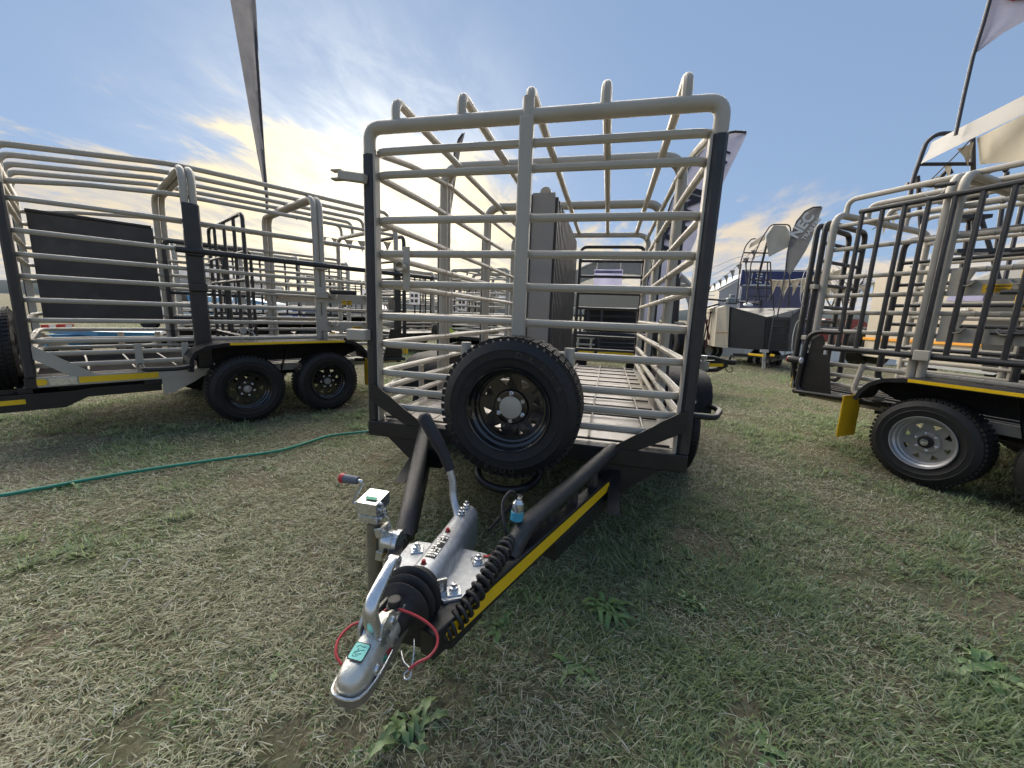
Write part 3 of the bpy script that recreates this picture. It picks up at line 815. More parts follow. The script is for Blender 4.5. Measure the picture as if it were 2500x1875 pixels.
stk.prism([(-.0185, -.0175), (-.0215, -.0145), (-.0215, .0145), (-.0185, .0175), (.0185, .0175), (.0215, .0145), (.0215, -.0145), (.0185, -.0175)], Pc(0, .6168, .5062), (1, 0, 0), (0, 1, .22), .0012, 1)
ey = Vector((0, 1, .22)).normalized(); ez = Vector((1, 0, 0)).cross(ey)
for pts in ([(-.014, .008), (-.006, .012), (.004, .010), (.013, .012)], [(-.012, -.003), (-.003, -.001), (.005, .003), (.013, .004)], [(-.012, -.012), (-.012, -.005), (-.004, -.005), (-.004, -.012), (-.012, -.012)], [(.001, -.012), (.001, -.006), (.010, -.004)], [(-.008, .006), (-.003, .003), (-.008, .001)]):
    stk.tube([Pc(0, .6168, .5071) + Vector((1, 0, 0)) * a + ey * b for a, b in pts], .00055, 4, 0)
obj('sticker', stk, [M_INK, M_TEALS], head)
rv = MB()
for y, z in ((.625, .462), (.700, .520), (.70, .463), (.755, .475)):
    rv.lathe([(.012, 0), (.012, .004), (.009, .008), (0, .009)], Pc(.0385 if y > .65 else .0445, y, z), (1, 0, 0), 14)
    rv.lathe([(.012, 0), (.012, .004), (.009, .008), (0, .009)], Pc(-.0385 if y > .65 else -.0445, y, z), (-1, 0, 0), 14)
obj('rivet', rv, M_ZINC, head, kind='stuff')
ind = MB().box(Pc(.0400, .663, .452), (.004, .060, .012), ch=.001).box(Pc(.0412, .663, .452), (.004, .018, .012), ch=.001, mi=1)
obj('indicator', ind, [M_RED, M_GREENS], head)
# lever of the coupling head
hp = [(0, .700, .500, .021, .012), (0, .692, .535, .020, .014), (0, .684, .565, .0185, .015), (0, .682, .588, .0175, .015), (0, .696, .606, .0165, .013), (0, .735, .627, .015, .011), (0, .765, .642, .0135, .010), (0, .782, .650, .012, .009), (0, .788, .652, .008, .005)]
sec = []
for i, (x, y, z, w, h) in enumerate(hp):
    a, b = hp[max(i - 1, 0)], hp[min(i + 1, len(hp) - 1)]
    t = Vector((0, b[1] - a[1], b[2] - a[2])).normalized(); up = Vector((0, -t.z, t.y))
    c = Pc(x, y, z)
    sec.append([c + Vector((1, 0, 0)) * (w * cos(2 * pi * k / 16)) * .98 + up * (h * (abs(sin(2 * pi * k / 16)) ** .7) * (1 if sin(2 * pi * k / 16) > 0 else -1)) for k in range(16)])
hd = obj('coupling_lever', MB().loft(sec), M_ZINC, main, ang=45)
obj('lever_eye', MB().lathe([(.008, -.012), (.015, -.012), (.015, .012), (.008, .012)], Pc(0, .786, .640), (1, 0, 0), 20, close=True), M_ZINC, hd)
obj('lever_cam', MB().cyl(Pc(-.026, .706, .503), Pc(.022, .706, .503), .021, 18), M_ZINC, hd)
# drawshaft, bellows, clamp bolt
obj('drawshaft', MB().cyl(Pc(0, .72, .478), Pc(0, .86, .478), .029, 24).prism([(-.03, -.02), (.03, -.02), (.022, .02), (-.022, .02)], Pc(0, .745, .510), (1, 0, 0), (0, 1, 0), .008), M_CAST, main)
prof = [(.030, 0), (.036, .004), (.0385, .03), (.043, .042)]
for k in range(3):
    b = .050 + k * .030
    prof += [(.050, b), (.070 + .004 * k, b + .006), (.0755 + .004 * k, b + .011), (.072 + .004 * k, b + .017), (.056, b + .022)]
prof += [(.058, .150), (.056, .165)]
obj('bellows', MB().lathe([(r, t) for r, t in prof], Pc(0, .762, .478), (0, 1, 0), 40), M_BOOT, main, ang=60)
obj('clamp_bolt', MB().lathe([(.021, 0), (.021, .018), (.018, .021), (.0165, .021), (.0165, .034), (.014, .036), (0, .036)], Pc(0, .785, .502), (0, 0, 1), 20), M_BOOT, main)
# overrun housing: half-round body on a bolted base plate
bd = MB()
def usec(y, r, z0, zb):
    pts = [Pc(r * cos(pi * k / 12), y, z0 + r * sin(pi * k / 12)) for k in range(13)]
    return [Pc(r, y, zb)] + pts + [Pc(-r, y, zb)]
bd.loft([usec(.918, .047, .472, .43), usec(.930, .049, .473, .43), usec(1.10, .047, .475, .43), usec(1.16, .043, .478, .385), usec(1.31, .040, .482, .37), usec(1.335, .036, .482, .375), usec(1.343, .028, .482, .39)])
hs = obj('overrun_housing', bd, M_GALV, main, ang=45)
pl = [(.048, .935), (.075, .918), (.118, .945), (.150, 1.09), (.150, 1.14), (.125, 1.165), (.05, 1.17)]
pl = [(x, y - 2.1) for x, y in pl]
obj('base_plate', MB().prism(pl + [(-x, y) for x, y in reversed(pl)], (0, 0, .4385), (1, 0, 0), (0, 1, 0), .010), M_GALV, hs)
bo = MB()
def bolt(mb, c, ax=(0, 0, 1), r=.013, sq=True):
    c = Vector(c)
    if sq: mb.box(c + Vector((0, 0, .002)), (.042, .042, .006), Matrix.Rotation(.5, 3, 'Z'), .001)
    mb.lathe([(r * 1.15, .004), (r * 1.15, .006), (r, .007), (r, .017), (r * .6, .019), (r * .55, .028), (0, .029)], c, ax, 8)
for x, y in ((-.108, 1.115), (.112, 1.115), (-.085, .965), (.088, .962)):
    bo = MB(); bolt(bo, Pc(x, y, .4435)); obj('bolt', bo, M_ZINC, hs)
for y in (1.255, 1.305):
    bo = MB(); bolt(bo, Pc(.0, y, .5205), r=.012, sq=False); obj('bolt', bo, M_ZINC, hs)
for y in (.955, 1.135):
    g = obj('grease_nipple', MB().lathe([(.0065, 0), (.0065, .010), (.005, .015), (0, .016)], Pc(-.004, y, .519), (0, 0, 1), 12), M_RED, hs)
    obj('nipple_seat', MB().lathe([(.010, -.001), (.010, .002), (0, .003)], Pc(-.004, y, .5195), (0, 0, 1), 14), M_BOOT, g)
rp = MB()
rows = 9
def onbody(a, y, lift):
    return Pc((.0475 + lift) * sin(a), y, .4745 + (.0475 + lift) * cos(a))
for k in range(8):
    a0, a1 = -.34 + k * .085, -.34 + (k + 1) * .085
    rp.add([onbody(a0, .985, .0012), onbody(a1, .985, .0012), onbody(a1, 1.105, .0012), onbody(a0, 1.105, .0012)], [(0, 1, 2, 3)], 0)
rr = random.Random(3)
for k in range(9):
    y = .992 + k * .0125; a = -.31
    while a < .28:
        w = rr.choice((.05, .09, .16, .24)); e = min(a + w, .31)
        rp.add([onbody(a, y, .002), onbody(e, y, .002), onbody(e, y + .008, .002), onbody(a, y + .008, .002)], [(0, 1, 2, 3)], 1 if rr.random() < .75 else 2)
        a = e + .03
obj('rating_plate', rp, [M_INK, M_ZINC, M_BOOT], hs)
obj('tab', MB().holed([(-.014, 0), (.014, 0), (.014, .055), (-.014, .055)], [[(-.005, .016), (-.005, .04), (0, .045), (.005, .04), (.005, .016), (0, .011)]], Pc(.062, .935, .444), (.80, .6, 0), (0, 0, 1), .006), M_ZINC, hs)
obj('nose_block', MB().loft([[Pc(x, y, z) for x, y in ((-.115, .885), (-.06, .865), (.06, .865), (.115, .885), (.16, 1.02), (-.16, 1.02))] for z in (.330, .432)]), M_BLACK, main)
obj('safety_tag', MB().prism([(-.016, -.005), (.016, -.005), (.016, .005), (-.016, .005)], Pc(.135, 1.15, .447), (1, .3, 0), (-.3, 1, 0), .002), M_RED, main)
# hand brake lever
lv = [Lw(-.455, 1.16, .47), Lw(-.47, 1.24, .50), Lw(-.508, 1.29, .56), Lw(-.517, 1.30, .62), Lw(-.533, 1.30, .68)]
hb = obj('brake_lever', wire(MB(), lv, .0135, 12), M_GALV, main)
obj('lever_grip', MB().tube(fillet([Lw(-.528, 1.30, .668), Lw(-.555, 1.295, .735), Lw(-.622, 1.28, .862)], .05, 5) + [Lw(-.629, 1.279, .874), Lw(-.632, 1.279, .879)], [.0185] + [.0195] * 3 + [.021, .022, .0235, .025, .018, .008], 14), M_GRIP, hb)
obj('brake_rod', MB().cyl(Lw(-.38, 1.33, .43), Lw(-.30, 1.95, .40), .006, 8), M_CHAR, main)
# jockey stand
jx, jy = -.755, 1.15
js = obj('jockey_stand', MB().cyl(Lw(jx, jy, .0), Lw(jx, jy, .50), .0265, 24), M_TUBEST, main)
hd_ = MB().box(Lw(jx, jy - .005, .527), (.074, .07, .030), ch=.004).bar(Lw(jx - .037, jy - .04, .560), Lw(jx + .037, jy - .04, .560), .006, .028, (0, 0, 1), .001)
hd_.loft([[Lw(jx + a * .039, jy + b, z) for a, b, z in ((-1, -.045, .548), (1, -.045, .548), (1, .042, .558), (-1, .042, .558))], [Lw(jx + a * .039, jy + b, z) for a, b, z in ((-1, -.045, .590), (1, -.045, .590), (1, .042, .602), (-1, .042, .602))]])
obj('crank_head', hd_, M_ZINC, js)
obj('crank_arm', MB().tube(fillet([Lw(jx - .03, jy - .03, .580), Lw(jx - .062, jy - .035, .578), Lw(jx - .012, jy - .04, .667), Lw(jx - .04, jy - .04, .668)], .014, 5), .0062, 10), M_ZINC, js)
gr = obj('crank_grip', MB().lathe([(.0125, 0), (.0140, .004), (.0155, .05), (.016, .052)], Lw(jx - .03, jy - .04, .668), (-1, 0, 0), 18), M_GREYP, js)
obj('grip_end', MB().lathe([(.0165, 0), (.0172, .003), (.0172, .014), (.013, .019), (0, .020)], Lw(jx - .082, jy - .04, .668), (-1, 0, 0), 18), M_RED, gr)
obj('label', MB().prism([(-.022, -.008), (.022, -.008), (.022, .008), (-.022, .008)], Lw(jx + .004, jy - .018, .5985), (1, 0, 0), (0, 1, .14), .001), M_GREENS, js)
bs = MB()
for z in (.530, .562, .584): bs.lathe([(.007, 0), (.007, .006), (.004, .009), (0, .009)], Lw(jx + .038, jy - .02, z), (1, 0, 0), 8)
bs.lathe([(.007, 0), (.007, .006), (0, .008)], Lw(jx - .038, jy - .03, .562), (-1, 0, 0), 8)
obj('bolt', bs, M_ZINC, js)
cl = MB().box(Lw(jx + .040, jy, .435), (.016, .055, .115), ch=.003).bar(Lw(jx + .024, jy - .030, .475), Lw(jx + .05, jy - .028, .482), .01, .035, (0, 0, 1)).bar(Lw(jx + .024, jy - .030, .392), Lw(jx + .05, jy - .028, .388), .01, .035, (0, 0, 1)).bar(Lw(jx + .045, jy - .03, .48), Lw(jx + .048, jy - .03, .50), .012, .02, (0, 1, 0))
ck = obj('clamp', cl, M_CAST, js)
obj('clamp_hub', MB().lathe([(.038, 0), (.040, .004), (.040, .040), (.046, .046), (.046, .062), (0, .062)], Lw(jx + .046, jy - .002, .436), (1, 0, 0), 24).lathe([(.008, 0), (.008, .004), (0, .004)], Lw(jx + .07, jy - .040, .425), (0, -1, 0), 10, 1), [M_ZINC, M_INK], js)
obj('split_pin', wire(MB(), [Lw(jx + .075, jy - .02, .486), Lw(jx + .09, jy - .03, .492), Lw(jx + .10, jy - .035, .478), Lw(jx + .088, jy - .04, .474), Lw(jx + .094, jy - .044, .45)], .0015, 5), M_ZINC, js)
ch_ = MB()
for k in range(6):
    c = Lw(jx + .048 + .006 * k, jy - .02, .578 - .016 * k)
    ch_.tube([c + Vector(((.005 if k % 2 else 0) * cos(2 * pi * j / 8), (0 if k % 2 else .005) * cos(2 * pi * j / 8), .010 * sin(2 * pi * j / 8))) for j in range(9)], .0012, 5, caps=False)
obj('chain', ch_, M_ZINC, js)
# coiled cable and plug
path = [Lw(-.262, 1.19, .500), Lw(-.268, 1.12, .497), Lw(-.283, 1.06, .480), Lw(-.300, 1.00, .458), Lw(-.322, .93, .430), Lw(-.345, .885, .408), Lw(-.372, .858, .392)]
cpts, dense = [], []
for i in range(len(path) - 1):
    for k in range(40): dense.append(path[i].lerp(path[i + 1], k / 40))
N_ = len(dense); turns = 17
for i, c in enumerate(dense):
    d = (dense[min(i + 1, N_ - 1)] - dense[max(i - 1, 0)]).normalized()
    u = d.cross(Vector((0, 0, 1))).normalized(); w = u.cross(d)
    g = 2 * pi * turns * i / N_
    R_ = .0225 * (.55 + .45 * min(1, i / 25))
    cpts.append(c + u * cos(g) * R_ + w * sin(g) * R_)
cc = obj('coiled_cable', MB().tube(cpts, .0066, 7), M_BOOT, main, ang=60)
pg = Lw(-.262, 1.285, .548)
wire_pts = [cpts[0], Lw(-.285, 1.19, .545), Lw(-.305, 1.235, .60), Lw(-.285, 1.265, .632), pg + Vector((-.006, -.004, .062)), pg + Vector((0, 0, .04))]
obj('cable_lead', wire(MB(), wire_pts, .0058, 8), M_BOOT, cc)
plg = obj('plug', MB().lathe([(.012, .062), (.013, .045), (.0175, .038), (.0205, .034), (.021, .004), (.019, 0)][::-1], pg, (.05, 0.1, 1), 20), M_ZINC, main)
obj('plug_collar', MB().lathe([(.0205, -.03), (.023, -.028), (.023, .002), (.021, .004)], pg, (.05, 0.1, 1), 24), M_CYAN, plg)
obj('cable_boot', MB().lathe([(.012, .036), (.0135, .040), (.012, .046), (.0135, .05), (.011, .056), (.008, .064), (.0, .066)], pg, (.05, .1, 1), 14), M_BOOT, plg)
# breakaway cable and spring clip
red = [Lw(-.525, .660, .452), Lw(-.548, .672, .463), Lw(-.560, .700, .475), Lw(-.548, .735, .485), Lw(-.505, .760, .492), Lw(-.465, .772, .520), Lw(-.40, .782, .505), Lw(-.352, .780, .480), Lw(-.336, .760, .462), Lw(-.345, .735, .450), Lw(-.366, .716, .446), Lw(-.379, .700, .440)]
obj('breakaway_cable', wire(MB(), red, .0034, 8), M_REDC, main)
clp = [Lw(-.400, .765, .455), Lw(-.385, .735, .447), Lw(-.376, .706, .437), Lw(-.371, .690, .432), Lw(-.380, .684, .430), Lw(-.387, .694, .433), Lw(-.380, .706, .436), Lw(-.400, .715, .440), Lw(-.418, .735, .445)]
obj('spring_clip', wire(MB(), clp, .0017, 6), M_ZINC, main)
# ------------------------------------------------------------------ the tandem trailer on the left
left = thing('cattle_trailer', 'tandem cattle trailer on the left with a dark sheet panel and black wheels', 'cattle trailer', (-5.349, 2.606, 0), math.atan2(-.478, .878), 'beige and black cattle trailers')
cage(left, 'left')
s = 1
obj('post_cover', MB().bar((HX + .022, 1.15, .57), (HX + .022, 1.15, 2.17), .058, .140, (0, 1, 0), .016), M_CHAR, left)
for y in (1.15, 2.35):
    for z in (1.38, 1.72):
        obj('clamp_plate', MB().box((HX + .05, y, z), (.05, .15, .085), ch=.01), M_CHAR if y < 2 else M_BEIGE, left)
obj('slide_pipe', MB().cyl((HX + .062, 1.0, 1.725), (HX + .062, 3.95, 1.725), .029, 14), M_CHAR, left)
obj('pipe_end', MB().cyl((HX + .062, 3.96, 1.725), (HX + .062, 3.975, 1.725), .031, 14), M_RUBBER, left)
dp = obj('dark_panel', MB().box((-.835, .565, 1.55), (.004, 1.0, 1.12), ch=.001), M_PANEL, left)
obj('panel_edge', MB().cyl((-.84, .06, 2.12), (-.84, 1.05, 2.12), .022, 10), M_CHAR, dp)
obj('reflective_tape', MB().box((.9115, .52, .532), (.0016, .52, .055), ch=.0005), M_TAPE, left)
obj('reflective_tape', MB().prism([(.0, -.026), (.07, -.026), (.085, 0), (.07, .026), (.0, .026)], (.9115, 0, .532), (0, 1, 0), (0, 0, 1), .0016), M_TAPE, left)
obj('data_plate', MB().box((.9118, .17, .532), (.003, .16, .066), ch=.001), M_ZINC, left)
obj('reflective_tape', MB().box((1.2535, 1.88, .838), (.0025, 1.16, .024), ch=.0005), M_TAPE, left)
obj('chassis_gusset', MB().prism([(.80, .49), (1.12, .49), (1.05, .44), (.87, .345), (.80, .345)], (.905, 0, 0), (0, 1, 0), (0, 0, 1), .01), M_BEIGE, left)
obj('hanger_block', MB().box((.84, .74, .465), (.08, .13, .06)), M_BLACK, left)
obj('lower_chassis_beam', MB().prism([(-.30, .43), (.22, .43), (.34, .445), (.80, .445), (.80, .365), (.30, .365), (.16, .29), (-.30, .29)], (.80, 0, 0), (0, 1, 0), (0, 0, 1), .07), M_BLACK, left)
obj('corner_plate', MB().prism([(.80, .48), (.30, .48), (.10, .30), (.80, .30)], (0, -.05, 0), (1, 0, 0), (0, 0, 1), .08), M_BLACK, left)
obj('reflective_tape', MB().box((.8375, -.18, .37), (.002, .25, .04), ch=.0005), M_TAPE, left)
obj('floor_plate', MB().box((0, LEN / 2, .5715), (1.70, LEN - .05, .006), ch=.001), M_PANEL, left)
obj('floor_grate', grate_mb(0, .095, 0, .592, .006), M_BLACK, left, kind='stuff')
obj('floor_grate', grate_mb(.30, 0, .606, 0, .008), M_BEIGE, left, kind='stuff')
lsw = wheel(left, (.42, -.295, .785), 1, name='spare_wheel')
lsw.name = 'spare_wheel'; lsw.rotation_euler = (0.3, 0, -pi / 2)
obj('centre_post', MB().bar((0, -.036, .57), (0, -.036, 2.20), .072, .045, (0, 1, 0), .006), M_BEIGE, left)
# inner swing gates
fence_gate(left, 'inner_gate', (-.80, 1.62, 0), (1, 0, 0), 1.55, .66, 2.20, (.86, 1.2, 1.5, 1.8), (.32, .78, 1.2), m=M_CHAR)
fence_gate(left, 'inner_gate', (-.845, 1.15, 0), (0, 1, 0), .95, .70, 1.98, (1.02, 1.34, 1.66), (.3, .62), m=M_CHAR)
for z in (1.02, 1.36):
    hook_plate(left, 2.26, 3.15, -.91, z, 1)
    hook_plate(left, 2.27, 3.05, HX + .035, z, 1)
warning_sticker(left, (HX + .0395, 2.66, 1.30), (0, 1, 0), (0, 0, 1))
warning_sticker(left, (HX + .0395, 2.78, .97), (0, 1, 0), (0, 0, 1))
obj('hitch_pipe', MB().lathe([(.028, 0), (.028, .30), (.022, .30), (.022, 0)], (HX + .12, 2.42, 1.42), (.25, 1, .02), 16, close=True), M_CHAR, left)
cb_ = MB()
wire(cb_, [(HX + .06, 1.50, .98), (HX + .10, 1.42, .92), (HX + .10, 1.44, .82), (HX + .10, 1.52, .80), (HX + .09, 1.60, .86), (HX + .07, 1.58, .95)], .0028, 5)
wire(cb_, [(HX + .06, 1.52, .97), (HX + .11, 1.60, .90), (HX + .10, 1.56, .82), (HX + .10, 1.48, .84), (HX + .08, 1.49, .93)], .0028, 5)
obj('tie_cable', cb_, M_CABLE, left)
cb_ = MB()
wire(cb_, [(HX + .08, 2.52, 1.36), (HX + .10, 2.45, 1.22), (HX + .09, 2.47, 1.08), (HX + .09, 2.62, .96), (HX + .09, 2.62, .88)], .0026, 5)
wire(cb_, [(HX + .08, 2.64, 1.36), (HX + .09, 2.63, 1.10), (HX + .09, 2.70, .90), (HX + .09, 2.56, .86)], .0026, 5)
obj('tie_cable', cb_, M_CABLE, left)
obj('latch', MB().box((HX + .05, 1.50, .955), (.03, .05, .07)).cyl((HX + .05, 1.47, .97), (HX + .05, 1.60, .965), .008, 8), M_BEIGE, left)

# ------------------------------------------------------------------ the trailer on the right, its tail towards the middle
right = thing('cattle_trailer', 'cattle trailer on the right with silver wheels and a black side gate of upright bars', 'cattle trailer', (4.851, 2.603, 0), math.atan2(.581, .814), 'beige and black cattle trailers')
cage(right, 'gate')
XS = -1
for y in (1.05, 2.53):
    obj('post_cover', MB().bar((HX + .022, y, .57), (HX + .022, y, 2.05), .055, .14, (0, 1, 0), .016), M_CHAR, right)
g = obj('side_gate', MB().tube(fillet([(-HX - .075, 3.15, 2.325), (-HX - .075, .9, 2.325)], .05), .024, 10), M_CHAR, right)
obj('gate_rail', MB().tube([(-HX - .075, 3.25, 1.03), (-HX - .075, .9, 1.03)], .027, 12), M_CHAR, g)
for k in range(14):
    y = 3.13 - k * .157
    obj('gate_bar', MB().bar((-HX - .075, y, 1.04), (-HX - .075, y, 2.32), .034, .034, (0, 1, 0), .010), M_CHAR, g)
for z in (1.25, 1.55, 1.85):
    obj('gate_bar', MB().cyl((-HX - .072, 2.13, z), (-HX - .072, .9, z), .018, 8), M_CHAR, g)
for y in (2.48,):
    obj('gate_clamp', MB().box((-HX - .10, y, 1.035), (.03, .11, .09), ch=.010), M_BEIGE, g)
lt_ = MB().cyl((-HX - .12, 2.50, 2.40), (-HX - .12, 2.62, 2.41), .016, 12)
obj('latch_pin', lt_, M_CHAR, right)
obj('tie_cable', wire(MB(), [(-HX - .12, 2.62, 2.40), (-HX - .14, 2.67, 2.38), (-HX - .14, 2.64, 2.33), (-HX - .13, 2.58, 2.33), (-HX - .12, 2.55, 2.38)], .003, 5), M_CABLE, right)
for z in (1.10, 1.55):
    hook_plate(right, .95, 2.05, HX + .0, z, -1)
for z in (1.255, 1.625):
    hook_plate2(right, 2.44, 1.50, -HX - .035, z)
warning_sticker(right, (-HX - .0395, 2.17, 1.582), (0, -1, 0), (0, 0, 1), .15, .06)
for z in (1.12, 1.65):
    p = obj('clevis', MB().bar((-HX - .10, LEN + .05, z), (-HX + .10, LEN + .05, z), .05, .045), M_BEIGE, right)
# rear corner: tail frame, light board, reflector, side lamp
obj('tail_frame', MB().tube(fillet([(-.96, 3.12, 1.19), (-.96, 3.42, 1.19), (-.96, 3.46, .53), (-.96, 2.70, .55)], .14, 7), .024, 12), M_CHAR, right)
obj('tail_plate', MB().prism([(3.12, .56), (3.44, .55), (3.43, .96), (3.20, .96)], (-.945, 0, 0), (0, 1, 0), (0, 0, 1), .01), M_BLACK, right)
obj('tail_plate', MB().prism([(3.26, .96), (3.40, .96), (3.38, 1.10), (3.30, 1.16), (3.26, 1.10)], (-.945, 0, 0), (0, 1, 0), (0, 0, 1), .01), M_BLACK, right)
obj('bumper_pipe', MB().tube([(-.97, 2.62, .57), (-.97, 3.46, .535)], .023, 12).tube([(-.97, 3.46, .535), (.90, 3.50, .535)], .026, 12), M_BLACK, right)
rf = obj('reflector_board', MB().box((-.86, 3.50, .66), (.20, .02, .20), ch=.003), M_ZINC, right)
obj('reflector', MB().box((-.92, 3.515, .66), (.075, .006, .18), ch=.002), M_TAPE, rf)
obj('lamp_arm', MB().tube([(-.93, 3.48, .58), (-.99, 3.52, .86)], .017, 8), M_BOOT, right)
lm = obj('side_lamp', MB().cyl((-.985, 3.44, .875), (-.985, 3.56, .875), .036, 18), M_BOOT, right)
obj('lamp_lens', MB().lathe([(.034, 0), (.034, .012), (.022, .020), (0, .022)], (-.985, 3.44, .875), (0, -1, 0), 18), M_LENSW, lm)
obj('lamp_lens', MB().lathe([(.034, 0), (.034, .012), (.022, .020), (0, .022)], (-.985, 3.56, .875), (0, 1, 0), 18), M_LENSR, lm)
# rear doors stand nearly shut, black, with lift-off cables
fence_gate(right, 'rear_door', (-.90, LEN + .07, 0), (1, 0.10, 0), .86, .62, 2.30, (.80, 1.0, 1.22, 1.45, 1.68, 1.92, 2.1), m=M_CHAR, fr=.028)
fence_gate(right, 'rear_door', (-.93, LEN + .13, 0), (1, .16, 0), .80, .66, 2.28, (.9, 1.3, 1.7), m=M_CHAR, fr=.028)
for z in (.95, 1.50):
    obj('tie_cable', wire(MB(), [(-.90, LEN + .12, z + .40), (-.96, LEN + .17, z + .30), (-.99, LEN + .15, z + .05), (-.95, LEN + .12, z - .05), (-.92, LEN + .1, z + .12)], .004, 6), M_CABLE, right)
# an inner swing gate along the far side
fence_gate(right, 'inner_gate', (.10, 3.25, 0), (-.02, -1, 0), 1.0, .66, 2.18, (.80, 1.05, 1.3, 1.5, 1.72, 1.95), m=M_CHAR, fr=.03)
for k in range(6):
    obj('bolt', MB().lathe([(.02, 0), (.018, .02), (0, .024)], (.065, 2.25, .82 + k * .24), (-1, 0, 0), 10), M_CHAR, right)
obj('floor_plate', MB().box((0, LEN / 2, .5715), (1.70, LEN - .05, .006), ch=.001), M_PANEL, right)
obj('floor_grate', grate_mb(0, .12, 0, .595, .012), M_CHAR, right, kind='stuff')
for w_ in [c for c in right.children if c.name.startswith('wheel')]:
    for c in w_.children:
        if c.name.startswith('hub_cap'): c.data = cached('hub_cap:dark', lambda: MB().lathe([(.050, -.076), (.050, -.062), (.046, -.058), (.030, -.056), (.030, -.046), (.027, -.042), (0, -.042)], n=28), M_BOOT)
    obj('emblem', MB().lathe([(.026, -.0425), (.026, -.039), (0, -.038)], n=24).bar((-.037, -.012, .006), (-.037, .012, .012), .004, .004).bar((-.037, -.014, -.008), (-.037, .012, -.002), .004, .004), M_ZINC, w_)
obj('reflective_tape', MB().box((-1.2535, 1.85, .838), (.0025, 1.15, .026), ch=.0005), M_TAPE, right)
obj('side_loop', MB().tube(fillet([(-.90, 2.92, .90), (-.93, 2.95, .62), (-.93, 2.70, .60)], .06, 5), .024, 10), M_BEIGE, right)
# ------------------------------------------------------------------ everything behind
M_BLUE = mat('blue_machine_paint', (0.07, 0.27, 0.46), 0.4, col2=(0.055, 0.22, 0.39), nscale=2, dirt=(0.2, 0.22, 0.24), dlo=.6, dhi=.9)
M_BLUE2 = mat('pale_blue_paint', (0.22, 0.42, 0.60), 0.4, nscale=2)
M_NAVY = mat('navy_board', (0.025, 0.035, 0.14), 0.45, col2=(0.02, 0.03, 0.115), nscale=1)
M_SLATE = mat('slate_violet_board', (0.10, 0.10, 0.17), 0.5, col2=(0.08, 0.08, 0.14), nscale=1)
M_LILAC = mat('lilac_board', (0.30, 0.29, 0.46), 0.5, col2=(0.26, 0.25, 0.40), nscale=1)
M_CANVAS = mat('beige_canvas', (0.46, 0.42, 0.335), 0.8, col2=(0.40, 0.365, 0.29), nscale=1.6, bump=.4, bscale=14)
M_CANVASW = mat('white_canvas', (0.46, 0.45, 0.43), 0.75, col2=(0.40, 0.39, 0.375), nscale=1.2, bump=.3, bscale=10)
M_OLIVE = mat('olive_canvas', (0.17, 0.15, 0.09), 0.8, col2=(0.10, 0.09, 0.055), nscale=3, bump=.3, bscale=12)
M_BOXB = mat('beige_body_panel', (0.52, 0.47, 0.38), 0.5, col2=(0.46, 0.41, 0.33), nscale=1.5, dirt=(0.36, 0.30, 0.22), dlo=.62, dhi=.95)
M_BOXD = mat('dark_body_panel', (0.015, 0.017, 0.021), 0.5, col2=(0.022, 0.025, 0.029), nscale=1.2)
M_GREYW = mat('grey_white_wall', (0.50, 0.50, 0.50), 0.7, nscale=.8)
M_GLASS = mat('dark_glass', (0.02, 0.025, 0.03), 0.06, coat=.5)
M_FRAMED = mat('dark_tube_frame', (0.045, 0.045, 0.055), 0.45, nscale=4)
M_MAROON = mat('maroon_frame', (0.12, 0.03, 0.04), 0.45, nscale=4)
M_BARK = mat('bare_bark', (0.16, 0.13, 0.10), 0.9, col2=(0.1, 0.08, 0.06), nscale=6, bump=.5, bscale=30)
def fabric(name, col, tr=.35, rough=.8, col2=None):
    m = mat(name, col, rough, col2=col2, nscale=5, bump=.25, bscale=24)
    nt = m.node_tree; N, L = nt.nodes, nt.links; b = N['Principled BSDF']
    t = N.new('ShaderNodeBsdfTranslucent'); ms = N.new('ShaderNodeMixShader'); ms.inputs[0].default_value = tr
    L.new(b.inputs['Base Color'].links[0].from_socket, t.inputs[0])
    L.new(b.outputs[0], ms.inputs[1]); L.new(t.outputs[0], ms.inputs[2]); L.new(ms.outputs[0], N['Material Output'].inputs[0])
    return m
M_FLAGW = fabric('white_flag_cloth', (0.42, 0.43, 0.56), .25)
M_FLAGG = fabric('grey_flag_cloth', (0.19, 0.19, 0.195), .25)
M_FLAGD = fabric('dark_flag_cloth', (0.17, 0.17, 0.185), .35, col2=(0.24, 0.24, 0.26))
M_FLAGR = fabric('red_flag_cloth', (0.45, 0.02, 0.06), .45)
M_POSTER = fabric('lilac_poster', (0.50, 0.50, 0.72), .5)
M_POSTW = fabric('white_poster', (0.70, 0.70, 0.74), .4)
M_TENT = fabric('tent_fabric', (0.50, 0.49, 0.46), .35)
M_TENTB = fabric('bunting_cloth', (0.42, 0.38, 0.30), .4, col2=(0.2, 0.17, 0.12))
M_BUNTD = fabric('grey_bunting_cloth', (0.14, 0.14, 0.13), .35)
M_INKF = mat('flag_ink', (0.03, 0.03, 0.045), 0.7)

# tail of the left trailer (same fittings as the right one)
obj('tail_plate', MB().prism([(3.14, .56), (3.44, .55), (3.43, .96), (3.26, .96)], (.945, 0, 0), (0, 1, 0), (0, 0, 1), .01), M_BLACK, left)
obj('bumper_pipe', MB().tube([(.97, 2.72, .57), (.97, 3.46, .535)], .023, 10).tube([(.97, 3.46, .535), (-.90, 3.50, .535)], .026, 10), M_BLACK, left)
rf = obj('reflector_board', MB().box((.93, 3.50, .70), (.12, .02, .20), ch=.003), M_ZINC, left)
obj('reflector', MB().box((.93, 3.488, .70), (.075, .006, .18), ch=.002).box((.988, 3.50, .70), (.006, .03, .18), ch=.001), M_TAPE, rf)
fence_gate(left, 'rear_door', (.05, LEN + .07, 0), (1, .05, 0), .86, .62, 2.25, (.80, 1.0, 1.22, 1.45, 1.68, 1.92), m=M_CHAR, fr=.028)
